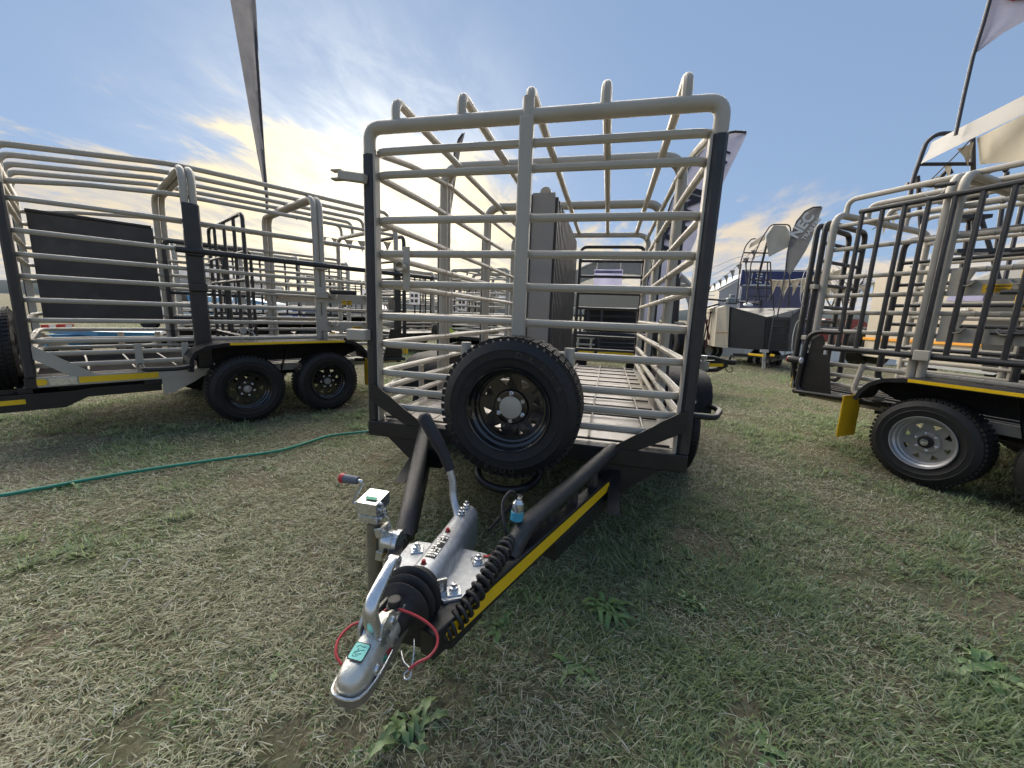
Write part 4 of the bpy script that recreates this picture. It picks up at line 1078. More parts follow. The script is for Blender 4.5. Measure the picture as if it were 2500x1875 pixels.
obj('tail_panel', MB().box((.72, LEN + .04, 1.25), (.22, .02, .32), ch=.004), M_BLACK, left)
obj('rear_cover', MB().bar((HX + .022, LEN, .57), (HX + .022, LEN, 2.05), .055, .10, (0, 1, 0), .016), M_CHAR, left)

# plain cattle trailers further back
def plain_trailer(x, y, rz, label):
    t = thing('cattle_trailer', label, 'cattle trailer', (x, y, 0), rz, 'beige and black cattle trailers')
    def cg():
        mb = MB()
        for i in range(10):
            z = RAIL_Z[i]
            mb.tube(fillet([(-.862, 3.38, z), (-.862, .01, z), (.862, .01, z), (.862, 3.38, z)], .09, 3), .021, 6)
        for yy in (-.03, 1.05, 2.2, 3.4):
            mb.tube(fillet([(-HX, yy, .55), (-HX, yy, 2.34), (HX, yy, 2.34), (HX, yy, .55)], .15, 4), .05, 6)
        for xx in ROOF_X: mb.tube(fillet([(xx, -.03, 2.2), (xx, -.03, 2.34), (xx, 3.38, 2.32)], .1, 4), .025, 6)
        return mb
    o = obj('cage', cached('cage', cg, M_BEIGE), parent=t, kind='stuff')
    obj('side_gate', cached('side_gate:plain', lambda: (lambda mb: [mb.bar((HX + .06, yy, 1.04), (HX + .06, yy, 2.2), .035, .035, (0, 1, 0)) for yy in (.3, .5, .7, .9, 1.4, 1.65, 1.9, 2.15, 2.6, 2.9, 3.2)] and mb)(MB().cyl((HX + .06, .1, 1.03), (HX + .06, 3.3, 1.03), .026, 8).cyl((HX + .06, .1, 2.2), (HX + .06, 3.3, 2.2), .024, 8)), M_CHAR), parent=t, kind='stuff')
    obj('chassis', cached('chassis', lambda: MB().box((0, 1.7, .53), (1.84, 3.46, .085)).prism([(0, .485), (3.0, .485), (3.0, .38), (0, .32)], (.5, 0, 0), (0, 1, 0), (0, 0, 1), .08).bar((.11, -1.28, .375), (.6, .1, .375), .06, .11).bar((-.11, -1.28, .375), (-.6, .1, .375), .06, .11), M_BLACK), parent=t)
    obj('hook_plate', cached('hook_plate:plain', lambda: MB().box((HX + .03, 2.7, 1.32), (.01, .8, .16), ch=.002).box((HX + .03, 2.7, 1.02), (.01, .8, .16), ch=.002), M_BEIGE), parent=t)
    for s in (-1, 1):
        obj('mudguard', cached('mudguard:%d' % s, lambda: mudguard_mb(s), M_BLACK, 50), parent=t)
        for yy in (1.44, 2.27): wheel(t, (s * 1.23, yy, TR), s, lod=2)
        obj('reflector', cached('reflector:%d' % s, lambda: MB().box((s * .92, 3.5, .66), (.08, .03, .2)), M_TAPE), parent=t)
        obj('mud_flap', cached('mud_flap:%d' % s, lambda: MB().box((s * 1.09, 2.99, .42), (.27, .012, .38), ch=.004), M_YPL), parent=t)
    return t
A_L = math.atan2(-.478, .878)
plain_trailer(-9.0, 6.6, A_L, 'cattle trailer seen through the cage of the tandem trailer at the left')
plain_trailer(-6.4, 10.6, A_L + .1, 'cattle trailer behind the tail of the tandem trailer')
plain_trailer(-3.4, 10.2, -.25, 'cattle trailer seen through the left side of the middle trailer, with white posters')
plain_trailer(-3.6, 15.6, -.3, 'far cattle trailer glimpsed above the spare wheel')
plain_trailer(-7.6, 17.0, -.3, 'far cattle trailer behind the row at the left, low in the sun glow')
plain_trailer(-12.0, 13.5, A_L, 'far cattle trailer beyond the blue machines')

# posters tied to the cages
def poster(c, ex, w, h, m, label, header=None, mirrored=True, strings=.35):
    c = Vector(c); ex = Vector(ex).normalized(); ez = Vector((0, 0, 1))
    t = thing('poster', label, 'poster', c)
    n_ = ex.cross(ez)
    k = 8; vs = []
    for i in range(k + 1):
        for j in (0, 1): vs.append(ex * (w * (i / k - .5)) + ez * (h * (j - .5)) + n_ * .012 * sin(i * 1.1))
    mb = MB().add(vs, [(i * 2, i * 2 + 2, i * 2 + 3, i * 2 + 1) for i in range(k)])
    obj('sheet', mb, m, t)
    b = MB()
    for sg in (-1, 1): b.cyl(ex * (sg * w * .42) + ez * h * .5, ex * (sg * w * .40) + ez * (h * .5 + strings), .006, 6)
    obj('tie', b, M_CABLE, t)
    if header:
        M = frame(n_ * -.03 + ez * h * .38, ex, ez)
        sgn = Matrix.Diagonal((-1, 1, 1, 1)) if mirrored else Matrix.Identity(4)
        f = MB().prism([(-w * .48, -h * .07), (w * .48, -h * .07), (w * .48, h * .07), (-w * .48, h * .07)], ez * h * .38 - n_ * -.02, ex, ez, .002)
        obj('header_band', f, M_LILAC, t)
        obj('lettering', MB().merge(text_mesh(header, h * .12), frame(n_ * .0225 + ez * h * .38, ex, ez) @ sgn), M_NAVY, t)
        obj('lettering', MB().merge(text_mesh(header, h * .10), frame(n_ * .0165 - ez * h * .40 + ex * w * .12, ex, ez) @ sgn), M_LILAC, t)
    return t
pA, pB = at(1452, 655, y=5.62), at(1517, 706, y=5.62)
poster(((pA.x + pB.x) / 2, 5.62, (pA.z + pB.z) / 2 - .02), (1, 0, 0), pB.x - pA.x, (pA.z - pB.z) * 1.05, M_POSTER, 'lilac poster tied inside the rear door of the middle trailer', 'Stand 2', True, .13)
for (px, py, d, w, h, lab) in ((1012, 726, 9.9, .30, .38, 'white poster with dark pictures hanging on a far trailer at left of the spare wheel'), (1128, 742, 10.4, .26, .36, 'pinkish white poster hanging on a far trailer just above the spare wheel'), (900, 725, 9.6, .34, .4, 'white poster behind the left post of the middle trailer')):
    p = poster(at(px, py, y=d), (1, .15, 0), w, h, M_POSTW, lab, None, strings=.15)
    pm = MB()
    for i in (-1, 1):
        for j in (-.6, .3): pm.box((i * w * .2, -.02 + .03 * i * 0 - .004, j * h * .4), (w * .3, .004, h * .22), ch=.0005)
    obj('picture', pm, M_GLASS, p)
ar = thing('arrow_sign', 'fluorescent yellow green arrow board among the far trailers', 'arrow sign', at(1104, 812, y=9.0))
obj('board', MB().prism([(-.16, 0), (-.04, .13), (-.04, .06), (.16, .06), (.16, -.06), (-.04, -.06), (-.04, -.13)], (0, 0, 0), (1, .1, -.45), (.45, 0, 1), .01), mat('fluorescent_yellow', (.55, .72, .10), .5), ar)

# feather flags
def feather(label, base, top_pts, m, pole_m=M_FRAMED, pole_r=.016):
    """flag whose cloth outline is given in (along, up) metres on a plane: base point, ex direction"""
def flag(label, o, ex, outline, pole, m, text=None, mt=M_INKF, wave=.02, pole_r=.018):
    o = Vector(o); ex = Vector(ex).normalized(); ez = Vector((0, 0, 1)); n_ = ex.cross(ez)
    t = thing('feather_flag', label, 'flag', o, 0, 'feather flags')
    obj('pole', MB().tube([ex * a + ez * b for a, b in pole], pole_r, 8), M_FRAMED, t)
    # cloth as strips between the left and right outline
    L_, R_ = outline
    vs, k = [], 8
    for (a0, b0), (a1, b1) in zip(L_, R_):
        for j in range(k + 1):
            f = j / k
            vs.append(ex * (a0 + (a1 - a0) * f) + ez * (b0 + (b1 - b0) * f) + n_ * (wave * sin(f * 5 + b0 * 2.3)))
    fs = [(i * (k + 1) + j, i * (k + 1) + j + 1, (i + 1) * (k + 1) + j + 1, (i + 1) * (k + 1) + j) for i in range(len(L_) - 1) for j in range(k)]
    obj('cloth', MB().add(vs, fs), m, t)
    for tx, a, b, size, ang, bold in (text or []):
        e1 = ex * cos(ang) + ez * sin(ang); e2 = -ex * sin(ang) + ez * cos(ang)
        mb = MB()
        for sg in (-1, 1):
            M = frame(ex * a + ez * b + n_ * (sg * (wave + .012)), e1, e2)
            mb.merge(text_mesh(tx, size, .001, bold), M)
        obj('lettering', mb, mt, t)
    return t
def px2(o, ex, px, py):
    """(along, up) on the vertical plane through o along ex"""
    ex = Vector(ex).normalized(); n_ = Vector((ex.y, -ex.x, 0))
    d = Vector(RC.T @ np.array([(px - CX) / FPX, (py - CY) / FPX, 1.0])); C0 = Vector((0, 0, CAM_H))
    t = (Vector(o) - C0).dot(n_) / d.dot(n_); X = C0 + d * t - Vector(o)
    return (X.dot(ex), X.z)
# white flag behind the right side of the middle trailer
o, ex = Vector((2.0, 7.0, 0)), Vector((1, -.15, 0))
Q = lambda *l: [px2(o, ex, a, b) for a, b in l]
Lp = Q((1562, 800), (1580, 690), (1606, 590), (1640, 490), (1688, 400), (1730, 345), (1765, 326), (1795, 321), (1822, 323))
Rp = Q((1600, 800), (1650, 700), (1690, 605), (1730, 515), (1765, 448), (1790, 396), (1808, 360), (1818, 338), (1824, 326))
flag('tall white feather flag with dark lettering behind the right of the middle trailer', o, ex, (Lp, Rp), [Lp[0][:1] + (0,), Lp[0]] + Lp[1:], M_FLAGW,
     [('TERNI', *px2(o, ex, 1660, 545), .40, 1.21, .018), ('ol', *px2(o, ex, 1757, 405), .22, 1.13, .008), ('i', *px2(o, ex, 1772, 372), .22, 1.10, .004)])
# grey flag
o = at(1955, 880, y=12.5); o.z = 0; ex = Vector((1, -.1, 0))
Lp = Q((1918, 660), (1922, 620), (1931, 575), (1945, 540), (1965, 516), (1985, 506), (2005, 505))
Rp = Q((1930, 672), (1950, 640), (1968, 610), (1984, 575), (1994, 548), (2001, 525), (2008, 507))
flag('grey feather flag with white lettering above the dark box trailer', o, ex, (Lp, Rp), [(Lp[0][0] - .05, 0), Lp[0]] + Lp[1:], M_FLAGG,
     [('NEC', *px2(o, ex, 1957, 552), .33, 1.05, .014), ('TRAILERS', *px2(o, ex, 1980, 560), .145, 1.05, .004)], mt=M_WHITE, wave=.03)
# dark flag close behind the left trailer, seen nearly edge on
o = Vector((-3.95, 5.3, 0)); p_ = at(651, 490, y=5.3); o.x = p_.x; ex = Vector((-.55, -.83, 0))
zz = p_.z
Lp = [(0.0, zz), (.08, zz + .7), (.18, zz + 1.5), (.28, zz + 2.5), (.38, zz + 3.6), (.45, zz + 5.0)]
Rp = [(-.02, zz), (-.02, zz + .7), (-.02, zz + 1.5), (-.02, zz + 2.5), (-.02, zz + 3.6), (-.02, zz + 5.0)]
df = flag('dark grey feather flag hanging edge on above the tandem trailer', o, ex, (Lp, Rp), [(0, 0), (0, zz), (0, zz + 2.4), (0, zz + 5)], M_FLAGD, wave=.05, pole_r=.020)
# far dark flag seen through the middle trailer
o, ex = Vector((-2.1, 8.2, 0)), Vector((1, .2, 0))
Lp = Q((1086, 600), (1094, 500), (1102, 420), (1110, 370), (1120, 340), (1130, 326))
Rp = Q((1090, 600), (1104, 500), (1116, 420), (1124, 370), (1130, 345), (1135, 324))
flag('slim dark feather flag seen between the bars of the middle trailer', o, ex, (Lp, Rp), [(Lp[0][0], 0), Lp[0]] + Lp[1:], M_FLAGG, wave=.02)
# white flag with a red sign, top right
o, ex = Vector((5.3, 5.6, 0)), Vector((1, -.55, 0))
Pp = Q((2333, 330), (2352, 240), (2375, 140), (2400, 60), (2425, -30), (2470, -220), (2510, -400))
Lp = Q((2383, 128), (2395, 80), (2410, 30), (2425, -30), (2446, -120), (2470, -220))
Rp = Q((2386, 128), (2450, 80), (2520, 40), (2600, -20), (2640, -110), (2660, -220))
fl_ = flag('pale lilac flag with a red sign at the top right corner', o, ex, (Lp, Rp), Pp, M_FLAGW, wave=.03, pole_r=.020)
e1, e2 = px2(o, ex, 2455, 5), px2(o, ex, 2560, -20)
q = [px2(o, ex, *p) for p in ((2447, -60), (2448, -5), (2456, 6), (2470, 9), (2500, 3), (2580, -14), (2590, -80), (2500, -70))]
Z = Vector((0, 0, 1)); n_ = ex.normalized().cross(Z)
for sg in (-1, 1):
    obj('red_sign', MB().prism(q, n_ * (.05 * sg), ex, Z, .002), M_FLAGR, fl_)

# dark box trailer with a high seat, right of the middle
d0 = 12.4
def P3(px, py, d): return at(px, py, y=d)
bt = thing('box_trailer', 'dark grey box trailer with pointed nose, ladder and canvas high seat', 'box trailer', at(1862, 901, z=0))
Bo = bt.location.copy()
def BB(px, py, d): return at(px, py, y=d) - Bo
A_, B_, C_, D_ = (BB(1776, 848, 13.2), BB(1781, 748, 13.2)), (BB(1866, 856, 12.5), BB(1873, 774, 12.5)), (BB(1922, 858, 12.5), BB(1927, 775, 12.5)), (BB(1942, 858, 13.0), BB(1955, 752, 13.0))
back = Vector((.10, 2.2, 0))
bodyv = [A_[0], B_[0], C_[0], D_[0], D_[0] + back, A_[0] + back, A_[1], B_[1], C_[1], D_[1], D_[1] + back, A_[1] + back]
mb = MB().add(bodyv, [(0, 1, 7, 6), (1, 2, 8, 7), (2, 3, 9, 8), (3, 4, 10, 9), (4, 5, 11, 10), (5, 0, 6, 11), (6, 7, 8, 9, 10, 11), (0, 5, 4, 3, 2, 1)])
body = obj('body', mb, M_BOXD, bt, ang=20)
for a, b in ((A_, B_), (C_, D_)):
    q = [a[0].lerp(b[0], .04), a[0].lerp(b[0], .96), a[1].lerp(b[1], .96) - Vector((0, 0, .08)), a[1].lerp(b[1], .04) - Vector((0, 0, .08))]
    off = Vector((0, -.02, .02))
    obj('panel', MB().add([p + off for p in q] + [p + off + Vector((0, .015, 0)) for p in q], [(0, 1, 2, 3), (7, 6, 5, 4), (0, 4, 5, 1), (1, 5, 6, 2), (2, 6, 7, 3), (3, 7, 4, 0)]), M_BOXD, body)
lx = B_[0].lerp(C_[0], .12); rx = B_[0].lerp(C_[0], .88)
ld = obj('ladder', MB().tube(fillet([lx + Vector((0, -.09, .0)), lx + Vector((0, -.09, 1.12)), lx + Vector((-.05, .2, 1.15))], .06), .014, 8).tube(fillet([rx + Vector((0, -.09, .0)), rx + Vector((0, -.09, 1.12)), rx + Vector((.0, .2, 1.15))], .06), .014, 8), M_FRAMED, bt)
for k in range(5):
    obj('rung', MB().cyl(lx + Vector((0, -.09, .05 + .21 * k)), rx + Vector((0, -.09, .05 + .21 * k)), .012, 6), M_FRAMED, ld)
st = obj('high_seat', MB(), M_FRAMED, bt) if False else None
def ptube(l, d, r=.018, rad=.1): return MB().tube(fillet([BB(a, b, d) for a, b in l], rad, 4), r, 8)
for l, d in (([(1822, 742), (1834, 640), (1858, 585), (1882, 548), (1928, 548), (1936, 600), (1928, 680), (1926, 745)], 12.9), ([(1797, 742), (1808, 640), (1820, 600), (1835, 583), (1845, 583)], 13.3),
             ([(1842, 742), (1854, 660), (1872, 590), (1877, 600)], 13.0), ([(1856, 742), (1850, 690), (1872, 600)], 13.0), ([(1874, 640), (1870, 735)], 13.1), ([(1881, 640), (1884, 735)], 13.0),
             ([(1876, 735), (1882, 720), (1888, 720), (1889, 760)], 12.7), ([(1912, 735), (1916, 720), (1926, 722), (1924, 750)], 12.7), ([(1825, 640), (1823, 630), (1821, 640), (1825, 742)], 13.1)):
    obj('seat_frame', ptube(l, d), M_FRAMED, bt)
for a, b, y_, d in ((1814, 1876, 617, 13.0), (1812, 1880, 639, 13.0), (1826, 1876, 664, 13.0), (1826, 1882, 683, 13.0), (1826, 1882, 703, 13.0), (1826, 1878, 723, 13.0)):
    obj('step', MB().bar(BB(a, y_, d), BB(b, y_ + 1, d), .05, .035), M_FRAMED, bt)
cvs = MB()
q = [BB(*p) for p in ((1872, 575, 12.85), (1890, 550, 12.85), (1918, 551, 12.85), (1931, 572, 12.85), (1936, 597, 12.6), (1878, 627, 12.6), (1872, 590, 12.85))]
cvs.add(q + [p + Vector((.0, .03, 0)) for p in q], [tuple(range(7)), tuple(range(13, 6, -1))])
obj('canvas_shade', cvs, M_CANVAS, bt, ang=180)
q = [BB(*p) for p in ((1832, 595, 13.3), (1868, 570, 12.95), (1868, 585, 12.95), (1828, 607, 13.3))]
obj('canvas_shade', MB().add(q, [(0, 1, 2, 3)]), M_CANVAS, bt)
obj('roof_vent', MB().lathe([(.13, 0), (.12, .03), (.06, .06), (0, .065)], BB(1826, 745, 12.95), (0, -.3, 1), 18), M_WHITE, bt)
jk = MB().cyl(BB(1864, 900, 12.25), BB(1866, 860, 12.25), .045, 12).box(BB(1866, 857, 12.25), (.2, .08, .08))
obj('jockey_stand', jk, M_GALV, bt)
obj('drawbar', MB().bar(BB(1790, 866, 13.2), BB(1905, 872, 12.3), .06, .09).bar(BB(1935, 866, 13.2), BB(1880, 880, 12.0), .06, .09), M_BLACK, bt)
obj('reflective_tape', MB().bar(BB(1825, 864, 12.55) + Vector((0, -.05, 0)), BB(1863, 868, 12.2) + Vector((0, -.05, 0)), .02, .06).bar(BB(1880, 867, 12.15), BB(1891, 868, 12.05), .02, .06), M_TAPE, bt)
for px in (1857, 1876): wheel(bt, BB(px, 878, 13.6), -1, M_SILVER, lod=2).rotation_euler = (0, 0, -1.9)
# beige cabinet trailer behind it
be = thing('box_trailer', 'beige box trailer with a rusty streak, left of the dark box trailer', 'box trailer', at(1760, 880, y=14.0))
Bo = be.location.copy()
q0 = [BB(1744, 846, 13.4), BB(1777, 850, 13.15), BB(1781, 748, 13.15), BB(1772, 746, 13.2), BB(1752, 752, 13.4)]
mb = MB().add(q0 + [p + Vector((-.05, 1.6, 0)) for p in q0], [(0, 1, 2, 3, 4), (9, 8, 7, 6, 5)] + [(i, i + 5, (i + 1) % 5 + 5, (i + 1) % 5) for i in range(5)])
bb = obj('body', mb, M_BOXB, be, ang=25)
obj('rust_streak', MB().bar(BB(1746, 813, 13.32) + Vector((0, -.03, 0)), BB(1775, 812, 13.1) + Vector((0, -.03, 0)), .006, .03), mat('rust', (.40, .20, .06), .8), be)
for l in ([(1700, 860), (1704, 760), (1745, 745)], [(1722, 850), (1735, 760)], [(1712, 860), (1728, 780)], [(1730, 830), (1722, 765), (1745, 762)], [(1718, 762), (1738, 850)]):
    obj('frame_tube', MB().tube([BB(a, b, 14.0) for a, b in l], .022, 6), random.choice((M_MAROON, M_FRAMED)), be)
obj('rack', MB().bar(BB(1700, 757, 14.0), BB(1752, 742, 14.0), .6, .05), M_FRAMED, be)
for px in (1723, 1737): wheel(be, BB(px, 856, 14.2), -1, M_SILVER, lod=2).rotation_euler = (0, 0, -1.5)
# spray drone on the rack
dr = thing('drone', 'grey spray drone parked on the rack beside the dark box trailer', 'drone', at(1786, 735, y=14.1))
obj('body', MB().box((0, 0, 0), (.34, .3, .2), ch=.04).box((0, 0, .14), (.16, .14, .14), ch=.03).cyl((.2, 0, .02), (-.26, 0, .02), .05, 10), mat('grey_drone_shell', (.25, .28, .28), .5), dr)
for a, b, c in ((-1.0, -.05, .05), (-.7, .5, .08), (.9, .15, -.02), (.75, -.3, -.08)):
    am = obj('arm', MB().cyl((0, 0, 0), (a, b, c), .03, 8).cyl((a, b, c - .08), (a, b, c + .08), .055, 10), M_FRAMED, dr)
    obj('propeller', MB().box((a, b, c + .10), (.62, .05, .01), Matrix.Rotation(a + b, 3, 'Z'), .002), M_FRAMED, am)
# drawbar of a trailer hidden behind the middle trailer
hd = thing('cattle_trailer', 'cattle trailer hidden behind the middle trailer, its yellow taped drawbar pointing right', 'cattle trailer', (1.35, 7.9, 0), 0, 'beige and black cattle trailers')
hd.rotation_euler = (0, 0, 1.15)
Bo = Vector((0, 0, 0)); inv = (Matrix.Translation(hd.location) @ hd.rotation_euler.to_matrix().to_4x4()).inverted()
HB = lambda px, py, d: inv @ at(px, py, y=d)
obj('drawbar_beam', MB().bar(HB(1640, 890, 7.6), HB(1775, 886, 7.6), .07, .11).tube([HB(1640, 868, 7.6), HB(1740, 873, 7.6), HB(1775, 882, 7.6)], .035, 8).tube([HB(1640, 905, 7.8), HB(1750, 903, 7.6), HB(1775, 890, 7.6)], .04, 8), M_BLACK, hd)
for a, b in ((1690, 1712), (1731, 1766)):
    obj('reflective_tape', MB().bar(HB(a, 891, 7.55), HB(b, 891.5, 7.55), .01, .055), M_TAPE, hd)
obj('coupling_head', MB().box(HB(1783, 884, 7.6), (.12, .2, .09), ch=.03).tube([HB(1778, 885, 7.6), HB(1785, 868, 7.6), HB(1792, 872, 7.6)], .02, 8), M_BOOT, hd)
obj('jockey_stand', MB().cyl(HB(1715, 950, 7.55), HB(1719, 872, 7.55), .042, 12).box(HB(1719, 872, 7.55), (.1, .1, .06)).box(HB(1720, 893, 7.55), (.1, .14, .14)), M_GALV, hd)
obj('cable', wire(MB(), [HB(1768, 895, 7.6), HB(1778, 908, 7.6), HB(1788, 905, 7.6), HB(1785, 895, 7.6)], .008, 6), M_BOOT, hd)
sw2 = wheel(hd, HB(1664, 838, 7.2), 1, name='spare_wheel', lod=2); sw2.rotation_euler = (0, 0, -.9)
obj('fender', MB().box(HB(1640, 910, 7.3), (1.0, .45, .35), ch=.08), M_BLACK, hd)
for px in (1600, 1612, 1660):
    obj('post', MB().bar(HB(px, 640, 7.6), HB(px - 14, 880, 7.6), .06, .06, (1, 0, 0)), M_CHAR, hd)
obj('rail', MB().cyl(HB(1580, 690, 7.6), HB(1672, 696, 7.6), .03, 8).cyl(HB(1580, 790, 7.6), HB(1668, 800, 7.6), .03, 8), M_BEIGE, hd)

# game viewing vehicle with canvas roof behind the middle trailer
gv = thing('game_viewing_vehicle', 'open safari vehicle with beige canvas roof behind the rear door of the middle trailer', 'vehicle', at(1485, 905, y=9.0))
gv.location.z = 0; Bo = gv.location.copy()
cf = [BB(1398, 716, 8.6), BB(1566, 720, 8.6), BB(1564, 752, 8.6), BB(1396, 750, 8.6)]
cf += [BB(1402, 738, 11.0) + Vector((0, 0, .12)), BB(1548, 742, 11.0) + Vector((0, 0, .12))]
obj('canvas_roof', MB().add(cf, [(0, 1, 2, 3), (0, 4, 5, 1)]), M_CANVAS, gv)
for px in (1418, 1436, 1470, 1556):
    obj('roof_post', MB().bar(BB(px, 752, 8.7), BB(px - 4, 880, 8.7), .05, .05, (1, 0, 0)), M_FRAMED, gv)
obj('windscreen_frame', MB().bar(BB(1400, 784, 8.7), BB(1558, 790, 8.7), .04, .04).bar(BB(1400, 770, 8.9), BB(1556, 774, 8.9), .04, .05), M_FRAMED, gv)
sb = obj('seat_bench', MB().box(BB(1500, 800, 9.8), (1.5, .5, .12), ch=.03).box(BB(1500, 783, 10.1), (1.5, .12, .5), ch=.03), M_BOXD, gv)
bo_ = obj('body', MB().box(BB(1485, 832, 9.7), (1.62, 2.0, .45), ch=.05), M_BOXD, gv)
bg_ = obj('brush_guard', MB().tube(fillet([BB(1462, 856, 8.5), BB(1462, 822, 8.5), BB(1552, 826, 8.5), BB(1552, 860, 8.5)], .05), .022, 8).cyl(BB(1462, 836, 8.5), BB(1552, 840, 8.5), .018, 8).cyl(BB(1462, 846, 8.5), BB(1552, 850, 8.5), .018, 8), M_FRAMED, gv)
obj('side_rack', MB().cyl(BB(1404, 824, 8.5), BB(1452, 826, 8.5), .02, 8).cyl(BB(1404, 840, 8.5), BB(1452, 842, 8.5), .02, 8).cyl(BB(1412, 820, 8.5), BB(1410, 850, 8.5), .024, 8).cyl(BB(1444, 820, 8.5), BB(1442, 850, 8.5), .024, 8), M_BEIGE, gv)
for a, b, c, d_ in ((1412, 857, 1450, 866), (1458, 860, 1552, 868)):
    obj('reflective_tape', MB().bar(BB(a, (b + d_) / 2, 8.45), BB(c, (b + d_) / 2 + 2, 8.45), .02, .09), M_TAPE, gv)
obj('bumper', MB().bar(BB(1400, 862, 8.55), BB(1560, 868, 8.55), .10, .14), M_BLACK, gv)
for px in (1406, 1556): wheel(gv, BB(px, 890, 9.2), -1 if px < 1500 else 1, M_SILVER, lod=2)

# white arched marquee, further tents, white hall, navy stall
def arch_tent(label, c, w, h, L_, rz, eave, m=M_TENT):
    t = thing('marquee', label, 'tent', c, rz)
    n = 20; vs = []
    for yy in (0, L_):
        for i in range(n + 1):
            a = pi * i / n
            vs.append((-w / 2 * cos(a), yy, eave + (h - eave) * sin(a) ** .9))
    obj('roof', MB().add(vs, [(i, i + 1, n + 2 + i, n + 1 + i) for i in range(n)]), m, t, ang=180)
    gable = [(-w / 2 * cos(pi * i / n), eave + (h - eave) * sin(pi * i / n) ** .9) for i in range(n + 1)]
    inner = [(-w * .45 * cos(pi * i / n), eave + (h * .82 - eave) * sin(pi * i / n)) for i in range(n + 1)]
    obj('gable', MB().prism(gable + inner[::-1], (0, 0.02, 0), (1, 0, 0), (0, 0, 1), .02), m, t)
    obj('arch', MB().tube([(a, -.03, b) for a, b in gable], .05, 8), M_GREYW, t)
    for sg in (-1, 1):
        obj('leg', MB().cyl((sg * w / 2, 0, 0), (sg * w / 2, 0, eave), .05, 8).cyl((sg * w / 2, L_, 0), (sg * w / 2, L_, eave), .05, 8), M_GREYW, t)
    return t
ca, cb2 = at(1385, 720, y=19), at(1680, 740, y=19)
arch_tent('large white arched marquee behind the lilac poster', (at(1520, 700, y=19).x, 19, 0), 6.3, 3.9, 9, -.15, 1.7)
arch_tent('small white arched tent far left of the sun glow', (-13.5, 26, 0), 6, 3.2, 6, .3, 2.0)
for i, (x, y, r_, lab) in enumerate(((-22, 19, .2, 'white gazebo tent at the left edge behind the tandem trailer'), (-9, 32, .1, 'far white gazebo tent low behind the cages'), (-3.5, 34, -.1, 'far white gazebo tent right of the low sun'), (13.5, 17.5, -.5, 'sand coloured gazebo behind the right trailer, nearest of the stalls'), (19, 19, -.6, 'sand coloured gazebo behind the right trailer at the right'))):
    t = thing('gazebo', lab, 'gazebo', (x, y, 0), r_, 'gazebo tents')
    m_ = M_CANVASW if i < 3 else M_CANVAS
    w = 2.2
    top = [(-w, -w, 2.3), (w, -w, 2.3), (w, w, 2.3), (-w, w, 2.3), (0, 0, 3.7)]
    obj('roof', MB().add(top, [(0, 1, 4), (1, 2, 4), (2, 3, 4), (3, 0, 4)]), m_, t)
    sc = MB()
    for k in range(4):
        a, b = Vector(top[k]), Vector(top[(k + 1) % 4])
        for j in range(11):
            p, q = a.lerp(b, j / 11), a.lerp(b, (j + 1) / 11)
            sc.add([p, q, q - Vector((0, 0, .28)), (p + q) / 2 - Vector((0, 0, .42)), p - Vector((0, 0, .28))], [(0, 1, 2, 3, 4)])
    obj('valance', sc, M_OLIVE if i > 2 else m_, t)
    for a, b in ((-1, -1), (1, -1), (1, 1), (-1, 1)):
        obj('leg', MB().cyl((a * w, b * w, 0), (a * w, b * w, 2.3), .04, 6), M_GREYW, t)
# navy exhibition stall
o = at(1806, 700, y=20); 
ns = thing('exhibition_stall', 'navy blue exhibition stall with a white framed emblem behind the dark box trailer', 'stall', (o.x, 20, 0), -.05)
W_ = at(2000, 700, y=20).x - o.x + .25
zt = at(1806, 658, y=20).z; zm = at(1806, 697, y=20).z
obj('front_wall', MB().box((W_ / 2, .1, (zt + zm) / 2), (W_, .2, zt - zm), ch=.02), M_NAVY, ns)
obj('lower_wall', MB().box((W_ / 2, .12, zm / 2), (W_ - .1, .2, zm - .03), ch=.01), M_SLATE, ns)
fr = MB()
for z in (zm + .02, zt - .05): fr.box((W_ / 2, -.012, z), (W_ - .2, .02, .04), ch=.003)
fr.box((.08, -.012, zm / 2), (.04, .02, zm - .1), ch=.003)
obj('white_trim', fr, M_WHITE, ns)
z = (zt + zm) / 2
em = MB()
for a, b, c, d_ in ((.70, z + .30, .56, .03), (.70, z - .30, .56, .03)): em.box((a, -.014, b), (c, .02, d_), ch=.002)
for a in (.42, .98): em.box((a, -.014, z), (.03, .02, .6), ch=.002)
for k in range(4): em.box((.70 + .03 * (k % 2), -.014, z + .18 - k * .12), (.26 - .05 * (k % 2), .02, .055), Matrix.Rotation(.25, 3, 'Y'), .002)
obj('emblem', em, M_WHITE, ns)
obj('counter', MB().box((W_ * .62, -.4, .55), (W_ * .5, .6, 1.1), ch=.02), M_NAVY, ns)
hall = thing('hall', 'pale grey gabled hall left of the navy stall', 'building', (at(1752, 740, y=32).x, 32, 0), 0)
hx = at(1808, 690, y=32).x - hall.location.x
ha, hb_ = at(1752, 710, y=32).z, at(1808, 684, y=32).z
obj('wall', MB().prism([(0, 0), (hx * 3.2, 0), (hx * 3.2, ha), (hx * 1.6, hb_ + .6), (0, ha)], (0, 0, 0), (1, 0, 0), (0, 0, 1), .2), M_GREYW, hall)
obj('roof', MB().bar((-.15, 3, ha + .05), (hx * 1.62, 3, hb_ + .72), 6.4, .12), M_GREYW, hall)
